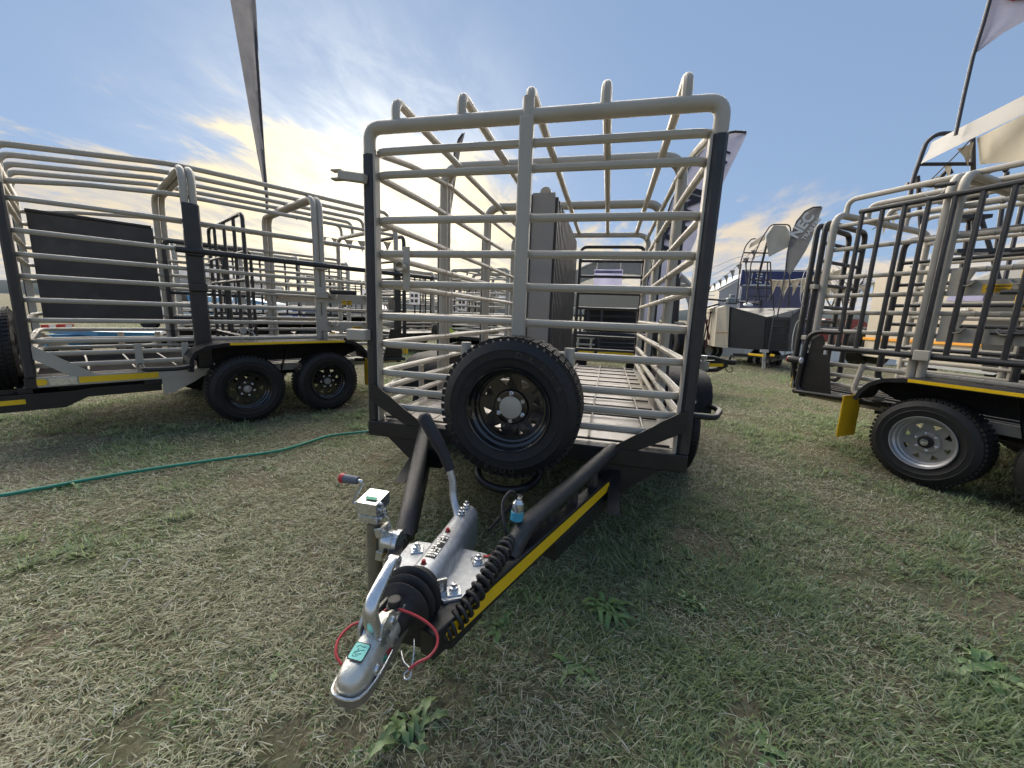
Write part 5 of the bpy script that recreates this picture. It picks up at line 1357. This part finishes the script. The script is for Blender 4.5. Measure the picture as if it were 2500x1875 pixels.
# low white barrier along the edge of the field
for i in range(9):
    x0 = 4.2 + i * 1.42
    o_ = obj('barrier', cached('barrier', lambda: MB().loft([[(-.69, -.2, 0), (.69, -.2, 0), (.69, .2, 0), (-.69, .2, 0)], [(-.69, -.17, .12), (.69, -.17, .12), (.69, .17, .12), (-.69, .17, .12)], [(-.69, -.08, .55), (.69, -.08, .55), (.69, .08, .55), (-.69, .08, .55)]]), M_WHITE))
    o_.location = (x0, 16.2 + .10 * i, 0); o_.rotation_euler = (0, 0, .07)
    tag(o_, ('%s white barrier block along the far edge of the lawn' % ('first second third fourth fifth sixth seventh eighth ninth'.split()[i])), 'barrier', 'white barrier blocks')

# bunting
def bunting(label, p, q, sag, n, size, m, m2=None):
    p, q = Vector(p), Vector(q)
    t = thing('bunting', label, 'bunting', p)
    pts = [p.lerp(q, i / 24) - p - Vector((0, 0, sag * 4 * (i / 24) * (1 - i / 24))) for i in range(25)]
    obj('string', MB().tube(pts, .008, 5), M_CABLE if m2 else M_FRAMED, t)
    d = (q - p).normalized(); d.z = 0; d.normalize()
    fm = cached('pennant:%.2f%s' % (size, m.name), lambda: MB().add([(-size * .5, 0, 0), (size * .5, 0, 0), (0, .05, -size * 1.25), (0, .04, 0), (-.03, .02, -size * .6)], [(0, 3, 4), (3, 1, 2), (4, 3, 2)]), m, 180)
    for i in range(n):
        f = (i + .5) / n
        c = p.lerp(q, f) - p - Vector((0, 0, sag * 4 * f * (1 - f)))
        o_ = obj('pennant', fm, parent=t, loc=c)
        o_.rotation_euler = (random.uniform(-.25, .25), random.uniform(-.1, .1), math.atan2(d.y, d.x) + random.uniform(-.3, .3))
    return t
bunting('string of grey pennants rising to the high seat of the dark box trailer', at(1690, 715, y=17), at(1850, 600, y=14), .25, 11, .26, M_BUNTD)
bunting('string of sand coloured pennants across the navy stall', at(1880, 683, y=15.5), at(2060, 655, y=13.5), .12, 9, .42, M_TENTB, 1)
bunting('string of pennants running up to the canvas awning at the right', at(2130, 560, y=9), at(2380, 330, y=6.6), .08, 8, .22, M_TENTB)
bunting('string of sand coloured pennants behind the right trailer', at(2010, 700, y=13), at(2260, 640, y=10.5), .2, 9, .34, M_TENTB)
bunting('string of dark pennants behind the tandem trailer', at(770, 575, y=8.4), at(960, 590, y=9.2), .05, 6, .20, M_BUNTD)

# hunting tower with awning behind the right trailer
ht = thing('hunting_tower', 'dark steel hunting tower with steps and canvas awning behind the right trailer', 'hunting tower', (5.6, 7.2, 0))
Bo = ht.location.copy()
for l, d in (([(2210, 560), (2228, 440), (2262, 345), (2290, 326), (2375, 325)], 7.0), ([(2374, 325), (2378, 560)], 7.0), ([(2380, 440), (2362, 570), (2340, 700)], 7.2), ([(2240, 430), (2248, 560), (2236, 700)], 7.4),
             ([(2290, 440), (2316, 412), (2322, 425)], 7.2), ([(2400, 425), (2446, 408), (2458, 418)], 7.2), ([(2458, 420), (2420, 700)], 7.3), ([(2380, 480), (2450, 720)], 7.0), ([(2500, 480), (2440, 740)], 7.4), ([(2320, 430), (2310, 700)], 7.4)):
    obj('tower_leg', MB().tube(fillet([BB(a, b, d) for a, b in l], .12, 4), .028, 8), M_FRAMED, ht)
obj('cross_bar', MB().cyl(BB(2246, 401, 7.0), BB(2376, 400, 7.0), .024, 8).cyl(BB(2212, 450, 7.2), BB(2320, 455, 7.2), .03, 8), M_FRAMED, ht)
for a, b, y_ in ((2310, 2390, 488), (2310, 2400, 535), (2320, 2435, 574), (2315, 2452, 616)):
    obj('step', MB().bar(BB(a, y_, 7.1), BB(b, y_ - 2, 7.1), .30, .05), M_BOXD, ht)
def sheet(l, nx=10, amp=.03):
    """four corners (a,b,c,d) of a slightly wavy cloth"""
    a, b, c, d = [Vector(p) for p in l]
    vs = []
    for i in range(nx + 1):
        for j in range(nx + 1):
            u, v = i / nx, j / nx
            p = a.lerp(b, u).lerp(d.lerp(c, u), v)
            vs.append(p + Vector((0, -amp * sin(u * 9 + v * 4), amp * .6 * sin(v * 8 + u * 3))))
    return MB().add(vs, [(i * (nx + 1) + j, (i + 1) * (nx + 1) + j, (i + 1) * (nx + 1) + j + 1, i * (nx + 1) + j + 1) for i in range(nx) for j in range(nx)])
obj('awning', sheet([BB(2248, 400, 6.9), BB(2560, 250, 5.4), BB(2560, 200, 5.4), BB(2276, 348, 6.9)], 10, .012), M_CANVASW, ht, ang=180)
obj('awning', sheet([BB(2384, 338, 7.0), BB(2560, 250, 5.5), BB(2560, 390, 5.5), BB(2392, 402, 7.0)], 12, .006), M_CANVAS, ht, ang=180)
# beige caravan-like box behind the right trailer
bc = thing('box_trailer', 'beige box trailer with orange band and black panel behind the right trailer', 'box trailer', (4.9, 7.4, 0))
Bo = bc.location.copy()
q0 = [BB(2105, 868, 8.6), BB(2400, 905, 6.0), BB(2420, 700, 6.0), BB(2250, 650, 7.2), BB(2140, 668, 8.3)]
back = Vector((1.2, 1.4, 0))
bb = obj('body', MB().add(q0 + [p + back for p in q0], [(0, 1, 2, 3, 4), (9, 8, 7, 6, 5)] + [(i, i + 5, (i + 1) % 5 + 5, (i + 1) % 5) for i in range(5)]), M_BOXB, bc, ang=20)
f_ = Vector((-.02, -.03, 0))
obj('orange_band', MB().bar(BB(2108, 826, 8.6) + f_, BB(2398, 842, 6.0) + f_, .02, .05), M_ORANGE, bc)
obj('black_panel', MB().add([BB(2398, 700, 6.0) + f_, BB(2560, 690, 5.0) + f_, BB(2560, 930, 5.0) + f_, BB(2396, 905, 6.0) + f_] + [BB(2398, 700, 6.0) + back, BB(2560, 690, 5.0) + back, BB(2560, 930, 5.0) + back, BB(2396, 905, 6.0) + back], [(0, 1, 2, 3), (7, 6, 5, 4), (0, 4, 5, 1), (1, 5, 6, 2), (2, 6, 7, 3), (3, 7, 4, 0)]), M_BOXD, bc, ang=20)
obj('number_plate', MB().bar(BB(2310, 728, 6.75) + f_ * 1.5, BB(2402, 727, 5.98) + f_ * 1.5, .015, .085), M_POSTER, bc)
obj('door_handle', MB().bar(BB(2338, 757, 6.5) + f_ * 2, BB(2366, 756, 6.3) + f_ * 2, .02, .03), M_ZINC, bc)
obj('warning_board', MB().box(BB(2505, 690, 5.0) + f_ * 3, (.12, .01, .5)), M_YPL, bc)
for px in (2118, 2165): wheel(bc, BB(px, 845, 8.8), -1, M_SILVER, lod=2).rotation_euler = (0, 0, -.9)
# white pickup glimpsed behind the gate bars
def car(label, loc, rz, col, L_=4.6, grp='vehicles parked far behind', pick=True):
    t = thing('parked_pickup' if pick else 'parked_car', label, 'pickup' if pick else 'car', loc, rz, grp)
    w = .86
    side = [(-L_ / 2, .42), (-L_ / 2, .95), (-L_ / 2 + 1.05, 1.05), (-L_ / 2 + 1.55, 1.62), (.35 if pick else L_ / 2 - .9, 1.66), (.75 if pick else L_ / 2 - .25, 1.08), (L_ / 2, 1.05), (L_ / 2, .42)]
    obj('body', MB().prism(side, (0, 0, 0), (1, 0, 0), (0, 0, 1), w * 2), col, t, ang=20)
    win = [(-L_ / 2 + 1.2, 1.1), (-L_ / 2 + 1.62, 1.55), (.28, 1.58), (.55, 1.12)]
    obj('window', MB().prism(win, (0, 0, 0), (1, 0, 0), (0, 0, 1), w * 2 + .01), M_GLASS, t)
    for a in (-L_ / 2 + .85, L_ / 2 - .95):
        for sg in (-1, 1):
            obj('wheel', cached('wheel:car', lambda: MB().lathe([(.0, .0), (.2, .01), (.22, -.01), (.33, .0), (.35, -.04), (.35, -.18), (.3, -.2), (0, -.2)], (0, 0, 0), (0, -1, 0), 20), M_RUBBER), parent=t, loc=(a, sg * (w + .02) - (.2 if sg > 0 else 0) * 0, .35), rot=(0, 0, 0 if sg < 0 else pi))
    return t
car('white pickup behind the upright bars of the right trailer gate', (9.2, 11.6, 0), .5, M_WHITE)
car('white pickup far behind the left cage of the tandem trailer', (-17, 13.5, 0), .3, M_WHITE)
car('silver car far behind the tandem trailer cage', (-13.2, 18.5, 0), .2, M_SILVER, 4.2, pick=False)
car('red car far behind the beige box trailer', (11.5, 25, 0), .1, mat('red_car_paint', (.35, .03, .03), .3, coat=.5), 4.2, pick=False)
car('white car far away through the middle trailer', (1.0, 24, 0), .0, M_WHITE, 4.2, pick=False)
# blue flatbed and blue machine behind the tandem trailer
fb = thing('flatbed_trailer', 'blue flatbed trailer low behind the floor of the tandem trailer', 'flatbed trailer', (-9.2, 6.1, 0))
Bo = fb.location.copy()
pa, pb = BB(95, 806, 5.4), BB(420, 812, 7.8)
obj('bed', MB().bar(pa + Vector((0, .5, -.06)), pb + Vector((0, .5, -.06)), 1.5, .10).bar(pa + Vector((0, .06, -.20)), pb + Vector((0, .06, -.20)), .08, .24), M_BLUE, fb)
obj('lower_rail', MB().bar(BB(130, 838, 5.5), BB(395, 834, 7.5), .08, .12), M_BLUE, fb)
obj('white_edge', MB().bar(pa + Vector((0, -.02, .01)), pb + Vector((0, -.02, .01)), .03, .03), M_WHITE, fb)
for sg, w_ in ((0, 160), (1, 330)): 
    o_ = wheel(fb, BB(w_, 852, 6.0 + sg * 1.2), 1, M_GLOSS, lod=2); o_.rotation_euler = (0, 0, -.9)
rb = obj('marker_board', MB().bar(BB(100, 797, 6.6), BB(180, 794, 7.2), .02, .08), M_RED, fb)
for k in range(2):
    obj('white_patch', MB().bar(BB(124 + 40 * k, 797, 6.72 + .3 * k) + Vector((0, -.03, 0)), BB(140 + 40 * k, 796, 6.85 + .3 * k) + Vector((0, -.03, 0)), .01, .075), M_WHITE, rb)
bm_ = thing('farm_machine', 'blue farm machine with sloping hopper behind the tandem trailer wheels', 'farm machine', at(560, 905, y=11)); bm_.location.z = 0
Bo = bm_.location.copy()
hop = [BB(455, 720, 9.6), BB(560, 728, 11), BB(575, 760, 11), BB(470, 772, 9.6)]
back = Vector((-.6, 1.4, 0))
obj('hopper', MB().add(hop + [p + back for p in hop], [(0, 1, 2, 3), (7, 6, 5, 4), (0, 4, 5, 1), (1, 5, 6, 2), (2, 6, 7, 3), (3, 7, 4, 0)]), M_BLUE, bm_, ang=20)
hop = [BB(568, 722, 11), BB(665, 742, 12), BB(668, 762, 12), BB(575, 755, 11)]
obj('hood', MB().add(hop + [p + back for p in hop], [(0, 1, 2, 3), (7, 6, 5, 4), (0, 4, 5, 1), (1, 5, 6, 2), (2, 6, 7, 3), (3, 7, 4, 0)]), M_BLUE2, bm_, ang=20)
obj('chassis', MB().bar(BB(460, 790, 9.6), BB(690, 792, 12), .2, .25).bar(BB(560, 775, 11), BB(650, 785, 12), .4, .4), M_BOXD, bm_)
for w_, d_ in ((480, 9.8), (540, 10.6), (640, 11.8)):
    o_ = wheel(bm_, BB(w_, 815, d_), 1, M_GLOSS, lod=2); o_.rotation_euler = (0, 0, -.8); o_.scale = (1.3, 1.3, 1.3)
b3 = thing('farm_machine', 'upright blue and white farm implement behind the tail of the tandem trailer', 'farm machine', at(760, 905, y=12.5)); b3.location.z = 0
Bo = b3.location.copy()
obj('body', MB().box(BB(745, 775, 12.5), (.6, .6, .7), ch=.03), mat('strong_blue_paint', (.03, .12, .42), .4), b3)
obj('tank', MB().box(BB(715, 768, 12.8), (.7, .8, .35), ch=.08), M_WHITE, b3)
obj('frame', MB().bar(BB(690, 810, 12.5), BB(790, 812, 12.5), .4, .2), M_BOXD, b3)
for w_ in (700, 780):
    o_ = wheel(b3, BB(w_, 828, 12.3), 1, M_GLOSS, lod=2); o_.rotation_euler = (0, 0, -1.2)
# bare tree behind the right trailer
tr = thing('bare_tree', 'leafless tree behind the gate of the right trailer', 'tree', at(2035, 880, y=17)); tr.location.z = 0
rt = random.Random(5); tb = MB()
def grow(p, d, L_, r, depth):
    q = p + d * L_
    tb.tube([p, p.lerp(q, .5) + Vector((rt.uniform(-1, 1), rt.uniform(-1, 1), 0)) * L_ * .06, q], [r, r * .82, r * .65], 6)
    if depth == 0: return
    for k in range(3 if depth > 2 else 2):
        nd = (d + Vector((rt.uniform(-.8, .8), rt.uniform(-.8, .8), rt.uniform(-.1, .5)))).normalized()
        grow(q if k else p.lerp(q, .75), nd, L_ * rt.uniform(.62, .82), r * .6, depth - 1)
trunk_end = Vector((0, 0, 1.2))
obj('trunk', MB().tube([(0, 0, -.05), (.03, 0, .6), (0, 0, 1.2)], [.12, .09, .08], 8), M_BARK, tr)
for k in range(3): grow(trunk_end, Vector((rt.uniform(-.6, .6), rt.uniform(-.6, .6), 1)).normalized(), .8, .055, 4)
obj('crown', tb, M_BARK, tr)
# power lines
for i, (z0, z1) in enumerate(((600, 590), (625, 600))):
    o_ = obj('overhead_wire', MB().tube([at(1700, 670 + i * 22, y=24), at(1790, 632 + i * 14, y=20), at(1880, 605 + i * 10, y=17)], .010, 5), M_FRAMED)
    tag(o_, ('upper' if i == 0 else 'lower') + ' thin overhead wire right of the middle trailer', 'wire')
# green garden hose across the lawn
hp = [(-120, 1235), (0, 1216), (90, 1200), (190, 1181), (290, 1163), (390, 1147), (500, 1131), (600, 1117), (680, 1105), (740, 1088), (800, 1069), (860, 1061), (905, 1057), (960, 1055), (1030, 1050)]
hs_ = obj('garden_hose', wire(MB(), [(lambda p: (p.x, p.y, p.z + .016))(at(a, b, z=.012)) for a, b in hp], .0125, 10), M_HOSE)
tag(hs_, 'green garden hose lying across the grass', 'hose')
# ------------------------------------------------------------------ grass: short mown blades, half dry
rng = np.random.default_rng(11)
class VNoise:
    def __init__(s, seed): s.g = np.random.default_rng(seed).random((257, 257))
    def __call__(s, x, y, sc):
        x, y = x * sc + 77.3, y * sc + 51.7
        xi, yi = np.floor(x).astype(int), np.floor(y).astype(int)
        fx, fy = x - xi, y - yi
        fx, fy = fx * fx * (3 - 2 * fx), fy * fy * (3 - 2 * fy)
        g = s.g; a, b = xi % 256, yi % 256
        return (g[a, b] * (1 - fx) + g[a + 1, b] * fx) * (1 - fy) + (g[a, b + 1] * (1 - fx) + g[a + 1, b + 1] * fx) * fy
V1, V2, V3, V4 = VNoise(1), VNoise(2), VNoise(3), VNoise(4)
def in_view(x, y, m=260):
    c = RC @ np.stack([x, y, np.full_like(x, -CAM_H)])
    u, v = CX + FPX * c[0] / np.maximum(c[2], .05), CY + FPX * c[1] / np.maximum(c[2], .05)
    return (c[2] > .1) & (u > -m) & (u < 2500 + m) & (v < 1875 + m)
zones = [(.55, 1.6, 26000), (1.6, 2.6, 19000), (2.6, 4.0, 10500), (4.0, 7.0, 4300), (7.0, 12.0, 1200), (12.0, 26.0, 230)]
BX, BY, BD = [], [], []
for r0, r1, den in zones:
    n = int(pi * (r1 ** 2 - r0 ** 2) * den * .55)
    r = np.sqrt(rng.uniform(r0 ** 2, r1 ** 2, n)); a = rng.uniform(-1.48, 1.48, n) - .22
    x, y = r * np.sin(a), r * np.cos(a)
    k = in_view(x, y)
    BX.append(x[k]); BY.append(y[k]); BD.append(r[k])
bx, by, bd = map(np.concatenate, (BX, BY, BD))
patch = .55 * V1(bx, by, .9) + .30 * V2(bx, by, 2.7) + .15 * V3(bx, by, 8.0)
fine = .5 * V4(bx, by, 6.0) + .5 * V2(bx + 9, by, 17.0)
bare = .6 * V3(bx + 31, by - 12, 1.7) + .4 * V4(bx - 8, by + 3, 5.5)
keep = ~((bare > .73) & (rng.random(bx.size) < .8)) & (rng.random(bx.size) < .12 + 1.25 * fine)
spots = [(at(a, b, z=0), r) for a, b, r in ((1095, 1690, .055), (1005, 1640, .05), (985, 1760, .05), (200, 1372, .07), (330, 1800, .08), (700, 1810, .07), (420, 1690, .05), (1500, 1770, .05), (1800, 1700, .06), (110, 1560, .07), (860, 1790, .05), (1320, 1600, .04))]
for c_s, r_s in spots:
    dd = np.hypot(bx - c_s.x, (by - c_s.y)) / (r_s * (.7 + .8 * fine))
    keep &= ~((dd < 1) & (rng.random(bx.size) < .88))
# tufts: small bunches of longer green blades
TN = 1500
tr_ = np.sqrt(rng.uniform(.6 ** 2, 6.5 ** 2, TN)) ** 1.0; ta = rng.uniform(-1.4, 1.4, TN) - .22
txx, tyy = tr_ * np.sin(ta), tr_ * np.cos(ta)
tw = (.55 * V1(txx, tyy, .9) + .45 * V2(txx, tyy, 2.7)) > .50
tw &= in_view(txx, tyy)
txx, tyy = txx[tw], tyy[tw]
per = rng.integers(14, 46, txx.size)
ti = np.repeat(np.arange(txx.size), per)
trad = rng.uniform(.02, .07, txx.size)[ti] * np.sqrt(rng.random(ti.size)); tan_ = rng.uniform(0, 2 * pi, ti.size)
tux, tuy = txx[ti] + trad * np.cos(tan_), tyy[ti] + trad * np.sin(tan_)
bx, by, bd, patch, fine = bx[keep], by[keep], bd[keep], patch[keep], fine[keep]
n0 = bx.size
bx, by = np.concatenate([bx, tux]), np.concatenate([by, tuy])
bd = np.hypot(bx, by)
patch = np.concatenate([patch, np.full(tux.size, .62)]); fine = np.concatenate([fine, np.full(tux.size, .5)])
n = bx.size
ist = np.arange(n) >= n0
nearg = np.clip((2.0 - bd) / 1.3, 0, 1) * np.clip(1 - np.abs(bx + .1) / 1.5, 0, 1)
rightg = np.clip(1 - np.hypot((bx - 1.9) / .7, (by - 1.35) / .6), 0, 1)
pg = np.clip(.50 + 1.9 * (patch - .47) + .12 * nearg + .25 * rightg - .12 * np.clip((bx - .2) / 1.0, 0, 1) + .3 * (fine - .5), .05, .95)
isg = (rng.random(n) < pg) | (ist & (rng.random(n) < .9))
tall = np.clip((patch - .5) * 4, 0, 1) * isg
length = np.where(isg, rng.uniform(.016, .046, n) + .045 * tall * rng.random(n) + .035 * rightg, rng.uniform(.014, .050, n) + .03 * (rng.random(n) < .06)) * (1 + .05 * bd)
length = np.where(ist, rng.uniform(.03, .085, n), length)
width = (np.where(isg, .0034, .0023) * rng.uniform(.7, 1.4, n)) * (1 + .20 * bd)
width = np.where(ist, width * 1.25, width)
az = rng.uniform(0, 2 * pi, n) * .55 + 2.0 + 3.0 * V1(bx, by, 2.2) + (rng.random(n) < .4) * rng.uniform(0, 2 * pi, n)
az[n0:] = np.where(rng.random(n - n0) < .75, tan_ + rng.normal(0, .5, n - n0), az[n0:])
lean = np.where(isg, rng.uniform(.35, 1.30, n), rng.uniform(.85, 1.52, n))
lean = np.where(ist, rng.uniform(.15, 1.15, n), lean)
bend = rng.uniform(.05, .7, n)
dx, dy = np.cos(az), np.sin(az)
sx_, sy_ = -dy, dx
gz = np.array([ground_z(a, b) for a, b in zip(bx, by)]) if n < 50 else 0.012 * (2 * V1(bx, by, .9) - 1) * 0
z0 = np.where(isg, -.004, rng.uniform(-.002, .018, n))
def lvl(t):
    l1 = lean + bend * t
    rr = length * t
    return bx + dx * np.sin(l1) * rr, by + dy * np.sin(l1) * rr, z0 + np.cos(l1) * rr
x1, y1, z1 = lvl(.55); x2, y2, z2 = lvl(1.0)
z1 = np.maximum(z1, .003); z2 = np.maximum(z2, .004)
verts = np.empty((n, 5, 3), np.float32)
w = width / 2
verts[:, 0] = np.stack([bx - sx_ * w, by - sy_ * w, z0], 1); verts[:, 1] = np.stack([bx + sx_ * w, by + sy_ * w, z0], 1)
verts[:, 2] = np.stack([x1 + sx_ * w * .8, y1 + sy_ * w * .8, z1], 1); verts[:, 3] = np.stack([x1 - sx_ * w * .8, y1 - sy_ * w * .8, z1 + width * .15], 1)
verts[:, 4] = np.stack([x2, y2, z2], 1)
# follow the uneven ground
def gz_np(x, y):
    xi = np.clip(((x + 14) / .05).astype(int), 0, GZ.shape[0] - 1); yi = np.clip(((y + 14) / .05).astype(int), 0, GZ.shape[1] - 1)
    return GZ[xi, yi]
gs = np.arange(-14, 14, .25)
Gc = np.array([[ground_z(a, b) for b in gs] for a in gs])
gi = np.arange(0, 28, .05) / .25
i0 = np.clip(gi.astype(int), 0, len(gs) - 2); fr_ = np.clip(gi - i0, 0, 1)
Gr = Gc[i0] * (1 - fr_)[:, None] + Gc[i0 + 1] * fr_[:, None]
GZ = Gr[:, i0] * (1 - fr_)[None] + Gr[:, i0 + 1] * fr_[None]
verts[:, :, 2] += gz_np(bx, by)[:, None]
me = bpy.data.meshes.new('grass')
me.vertices.add(n * 5); me.vertices.foreach_set('co', verts.ravel())
base_ = (np.arange(n) * 5)[:, None]
loops = np.concatenate([base_ + np.array([[0, 1, 2, 3]]), base_ + np.array([[3, 2, 4]])], 1).astype(np.int32)
me.loops.add(n * 7); me.loops.foreach_set('vertex_index', loops.ravel())
me.polygons.add(n * 2)
st = np.empty((n, 2), np.int32); st[:, 0] = np.arange(n) * 7; st[:, 1] = st[:, 0] + 4
me.polygons.foreach_set('loop_start', st.ravel())
me.update(calc_edges=True)
dry = np.array([[.60, .56, .45], [.46, .42, .32], [.74, .70, .60], [.30, .25, .18], [.52, .50, .40], [.20, .16, .12]])
grn = np.array([[.26, .32, .17], [.19, .25, .13], [.34, .39, .24], [.40, .43, .30], [.25, .32, .22], [.29, .36, .16]])
cc_ = np.where(isg[:, None], grn[rng.integers(0, 6, n)], dry[rng.choice(6, n, p=[.24, .22, .13, .16, .17, .08])])
mixg = (rng.random(n) < .25)[:, None]
cc_ = np.where(mixg, .55 * cc_ + .45 * np.array([.34, .37, .26]), cc_) * rng.uniform(.78, 1.28, n)[:, None]
cc_ = np.minimum(cc_ * np.array([1.03, 1.07, .98]), .75)
ca = me.color_attributes.new('blade_colour', 'FLOAT_COLOR', 'POINT')
cdat = np.ones((n, 5, 4), np.float32); cdat[:, :, :3] = cc_[:, None, :]
ca.data.foreach_set('color', cdat.ravel())
def blade_mat():
    m = bpy.data.materials.new('grass_blade'); m.use_nodes = True
    nt = m.node_tree; N, L = nt.nodes, nt.links; b = N['Principled BSDF']
    a = N.new('ShaderNodeVertexColor'); a.layer_name = 'blade_colour'
    L.new(a.outputs[0], b.inputs['Base Color']); b.inputs['Roughness'].default_value = .6; b.inputs['Specular IOR Level'].default_value = .3
    tr = N.new('ShaderNodeBsdfTranslucent'); L.new(a.outputs[0], tr.inputs[0])
    ms = N.new('ShaderNodeMixShader'); ms.inputs[0].default_value = .5
    L.new(b.outputs[0], ms.inputs[1]); L.new(tr.outputs[0], ms.inputs[2])
    L.new(ms.outputs[0], N['Material Output'].inputs[0])
    return m
M_BLADE = blade_mat()
me.materials.append(M_BLADE)
gr_o = bpy.data.objects.new('grass', me); COL.objects.link(gr_o)
tag(gr_o, 'short half dry mown grass covering the show ground', 'grass'); gr_o['kind'] = 'stuff'

# broad-leaved weeds: rosettes whose leaves are separate pieces
M_LEAF = mat('weed_leaf', (0.13, 0.22, 0.07), 0.5, col2=(0.085, 0.16, 0.05), nscale=14, bump=.2, bscale=80)
M_LEAF2 = mat('weed_leaf_pale', (0.21, 0.29, 0.12), 0.5, col2=(0.15, 0.22, 0.085), nscale=14, bump=.2, bscale=80)
def leaf_mb(L_=.10, w=.018, droop=.5, fold=.25, lobes=0):
    mb = MB(); k = 8; vs = []
    for i in range(k + 1):
        t = i / k
        ww = w * (sin(pi * min(1, t * .92 + .06)) ** .8) * (1 + (.35 * (1 if i % 2 else -1) if lobes and 0 < i < k else 0))
        a = droop * t
        x, z = L_ * t * cos(a * .8), L_ * t * sin(.9 - a * 1.5)
        for sg in (-1, 0, 1): vs.append((x, sg * ww, z + abs(sg) * ww * fold))
    fs = []
    for i in range(k):
        for j in range(2): fs.append((i * 3 + j, (i + 1) * 3 + j, (i + 1) * 3 + j + 1, i * 3 + j + 1))
    return mb.add(vs, fs)
LEAVES = [leaf_mb(.085, .0085, .6).mesh('leaf', M_LEAF), leaf_mb(.11, .010, .85).mesh('leaf', M_LEAF), leaf_mb(.065, .011, .9).mesh('leaf', M_LEAF),
          leaf_mb(.075, .010, 1.0, .2, 1).mesh('leaf', M_LEAF2), leaf_mb(.10, .009, .9, .3, 1).mesh('leaf', M_LEAF2)]
def weed(px, py, nleaf, size, kinds, label, up=.6):
    p = at(px, py, z=0.0)
    w_ = thing('weed_plant', label, 'weed', (p.x, p.y, ground_z(p.x, p.y)), random.random() * 6, 'weeds growing in the grass')
    nleaf = int(nleaf * 1.5)
    for i in range(nleaf):
        me_ = LEAVES[random.choice(kinds)]
        o = bpy.data.objects.new('leaf', me_); COL.objects.link(o); o.parent = w_
        a = i * 2.399 + random.uniform(-.3, .3); q = i / nleaf
        o.rotation_euler = (random.uniform(-.3, .3), -up * (.25 + .9 * q) + random.uniform(-.12, .18) + .55, a)
        rr_ = random.random() ** .5 * .045 * size
        o.location = (rr_ * cos(a * 1.7), rr_ * sin(a * 1.7), .0)
        s_ = size * random.uniform(.75, 1.2); o.scale = (s_, s_, s_)
for a in [
    (1483, 1500, 34, 1.0, (0, 1), 'largest dark green weed clump, right of the yellow drawbar tape', 1.1),
    (1685, 1480, 26, .80, (0, 2), 'dense round weed clump right of the largest clump', 1.0),
    (1285, 1455, 12, 1.0, (1, 2), 'broad leaved weed close under the yellow drawbar tape', .5),
    (1400, 1430, 10, .7, (0, 2), 'small weed halfway between the drawbar tape and the largest clump', .5),
    (1420, 1650, 18, 1.0, (3, 4, 0), 'lobed weed below the largest clump', .5),
    (1215, 1530, 14, .9, (0, 1), 'weed in the grass right of the lower end of the coiled cable', .7),
    (1860, 1820, 11, 1.15, (2, 1), 'flat weed of few oval leaves at the bottom edge of the picture', .3),
    (2410, 1640, 22, 1.25, (4, 1), 'pale tall weed by the right edge of the picture', .8),
    (2200, 1200, 10, .85, (0, 2), 'weed at the foot of the silver wheel', .6),
    (1945, 1380, 12, .85, (3, 2), 'weed in the open grass in line below the yellow mud flap', .4),
    (1930, 1285, 10, .9, (3, 0), 'flat weed in the open grass, farthest from the drawbar', .35),
    (150, 1195, 26, 1.1, (0, 1, 3), 'weed clump the green hose lies across at the left', .7),
    (285, 1040, 18, 1.0, (0, 2), 'dark weed on the grass left of the black front wheel of the tandem trailer', .7),
    (545, 1150, 12, .9, (0, 3), 'weed just below the green hose', .6),
    (660, 1145, 12, .9, (3, 0), 'weed below the hose, second from the middle trailer', .6),
    (690, 1305, 9, .7, (2, 3), 'small weed in the grass left of the jockey stand', .5),
    (305, 1355, 10, .8, (3, 4), 'pale weed in the open grass at the left', .3),
    (590, 1035, 10, .8, (0, 1), 'weed touching the black front wheel of the tandem trailer', .5),
    (895, 1850, 9, .7, (3, 1), 'weed below the nose of the coupling', .6),
    (1000, 1780, 16, 1.1, (1, 4), 'long leaved weed right of the coupling nose', .9),
    (700, 1605, 10, 1.0, (4, 1), 'thin spreading weed left of the red cable', .4),
]: weed(*a)
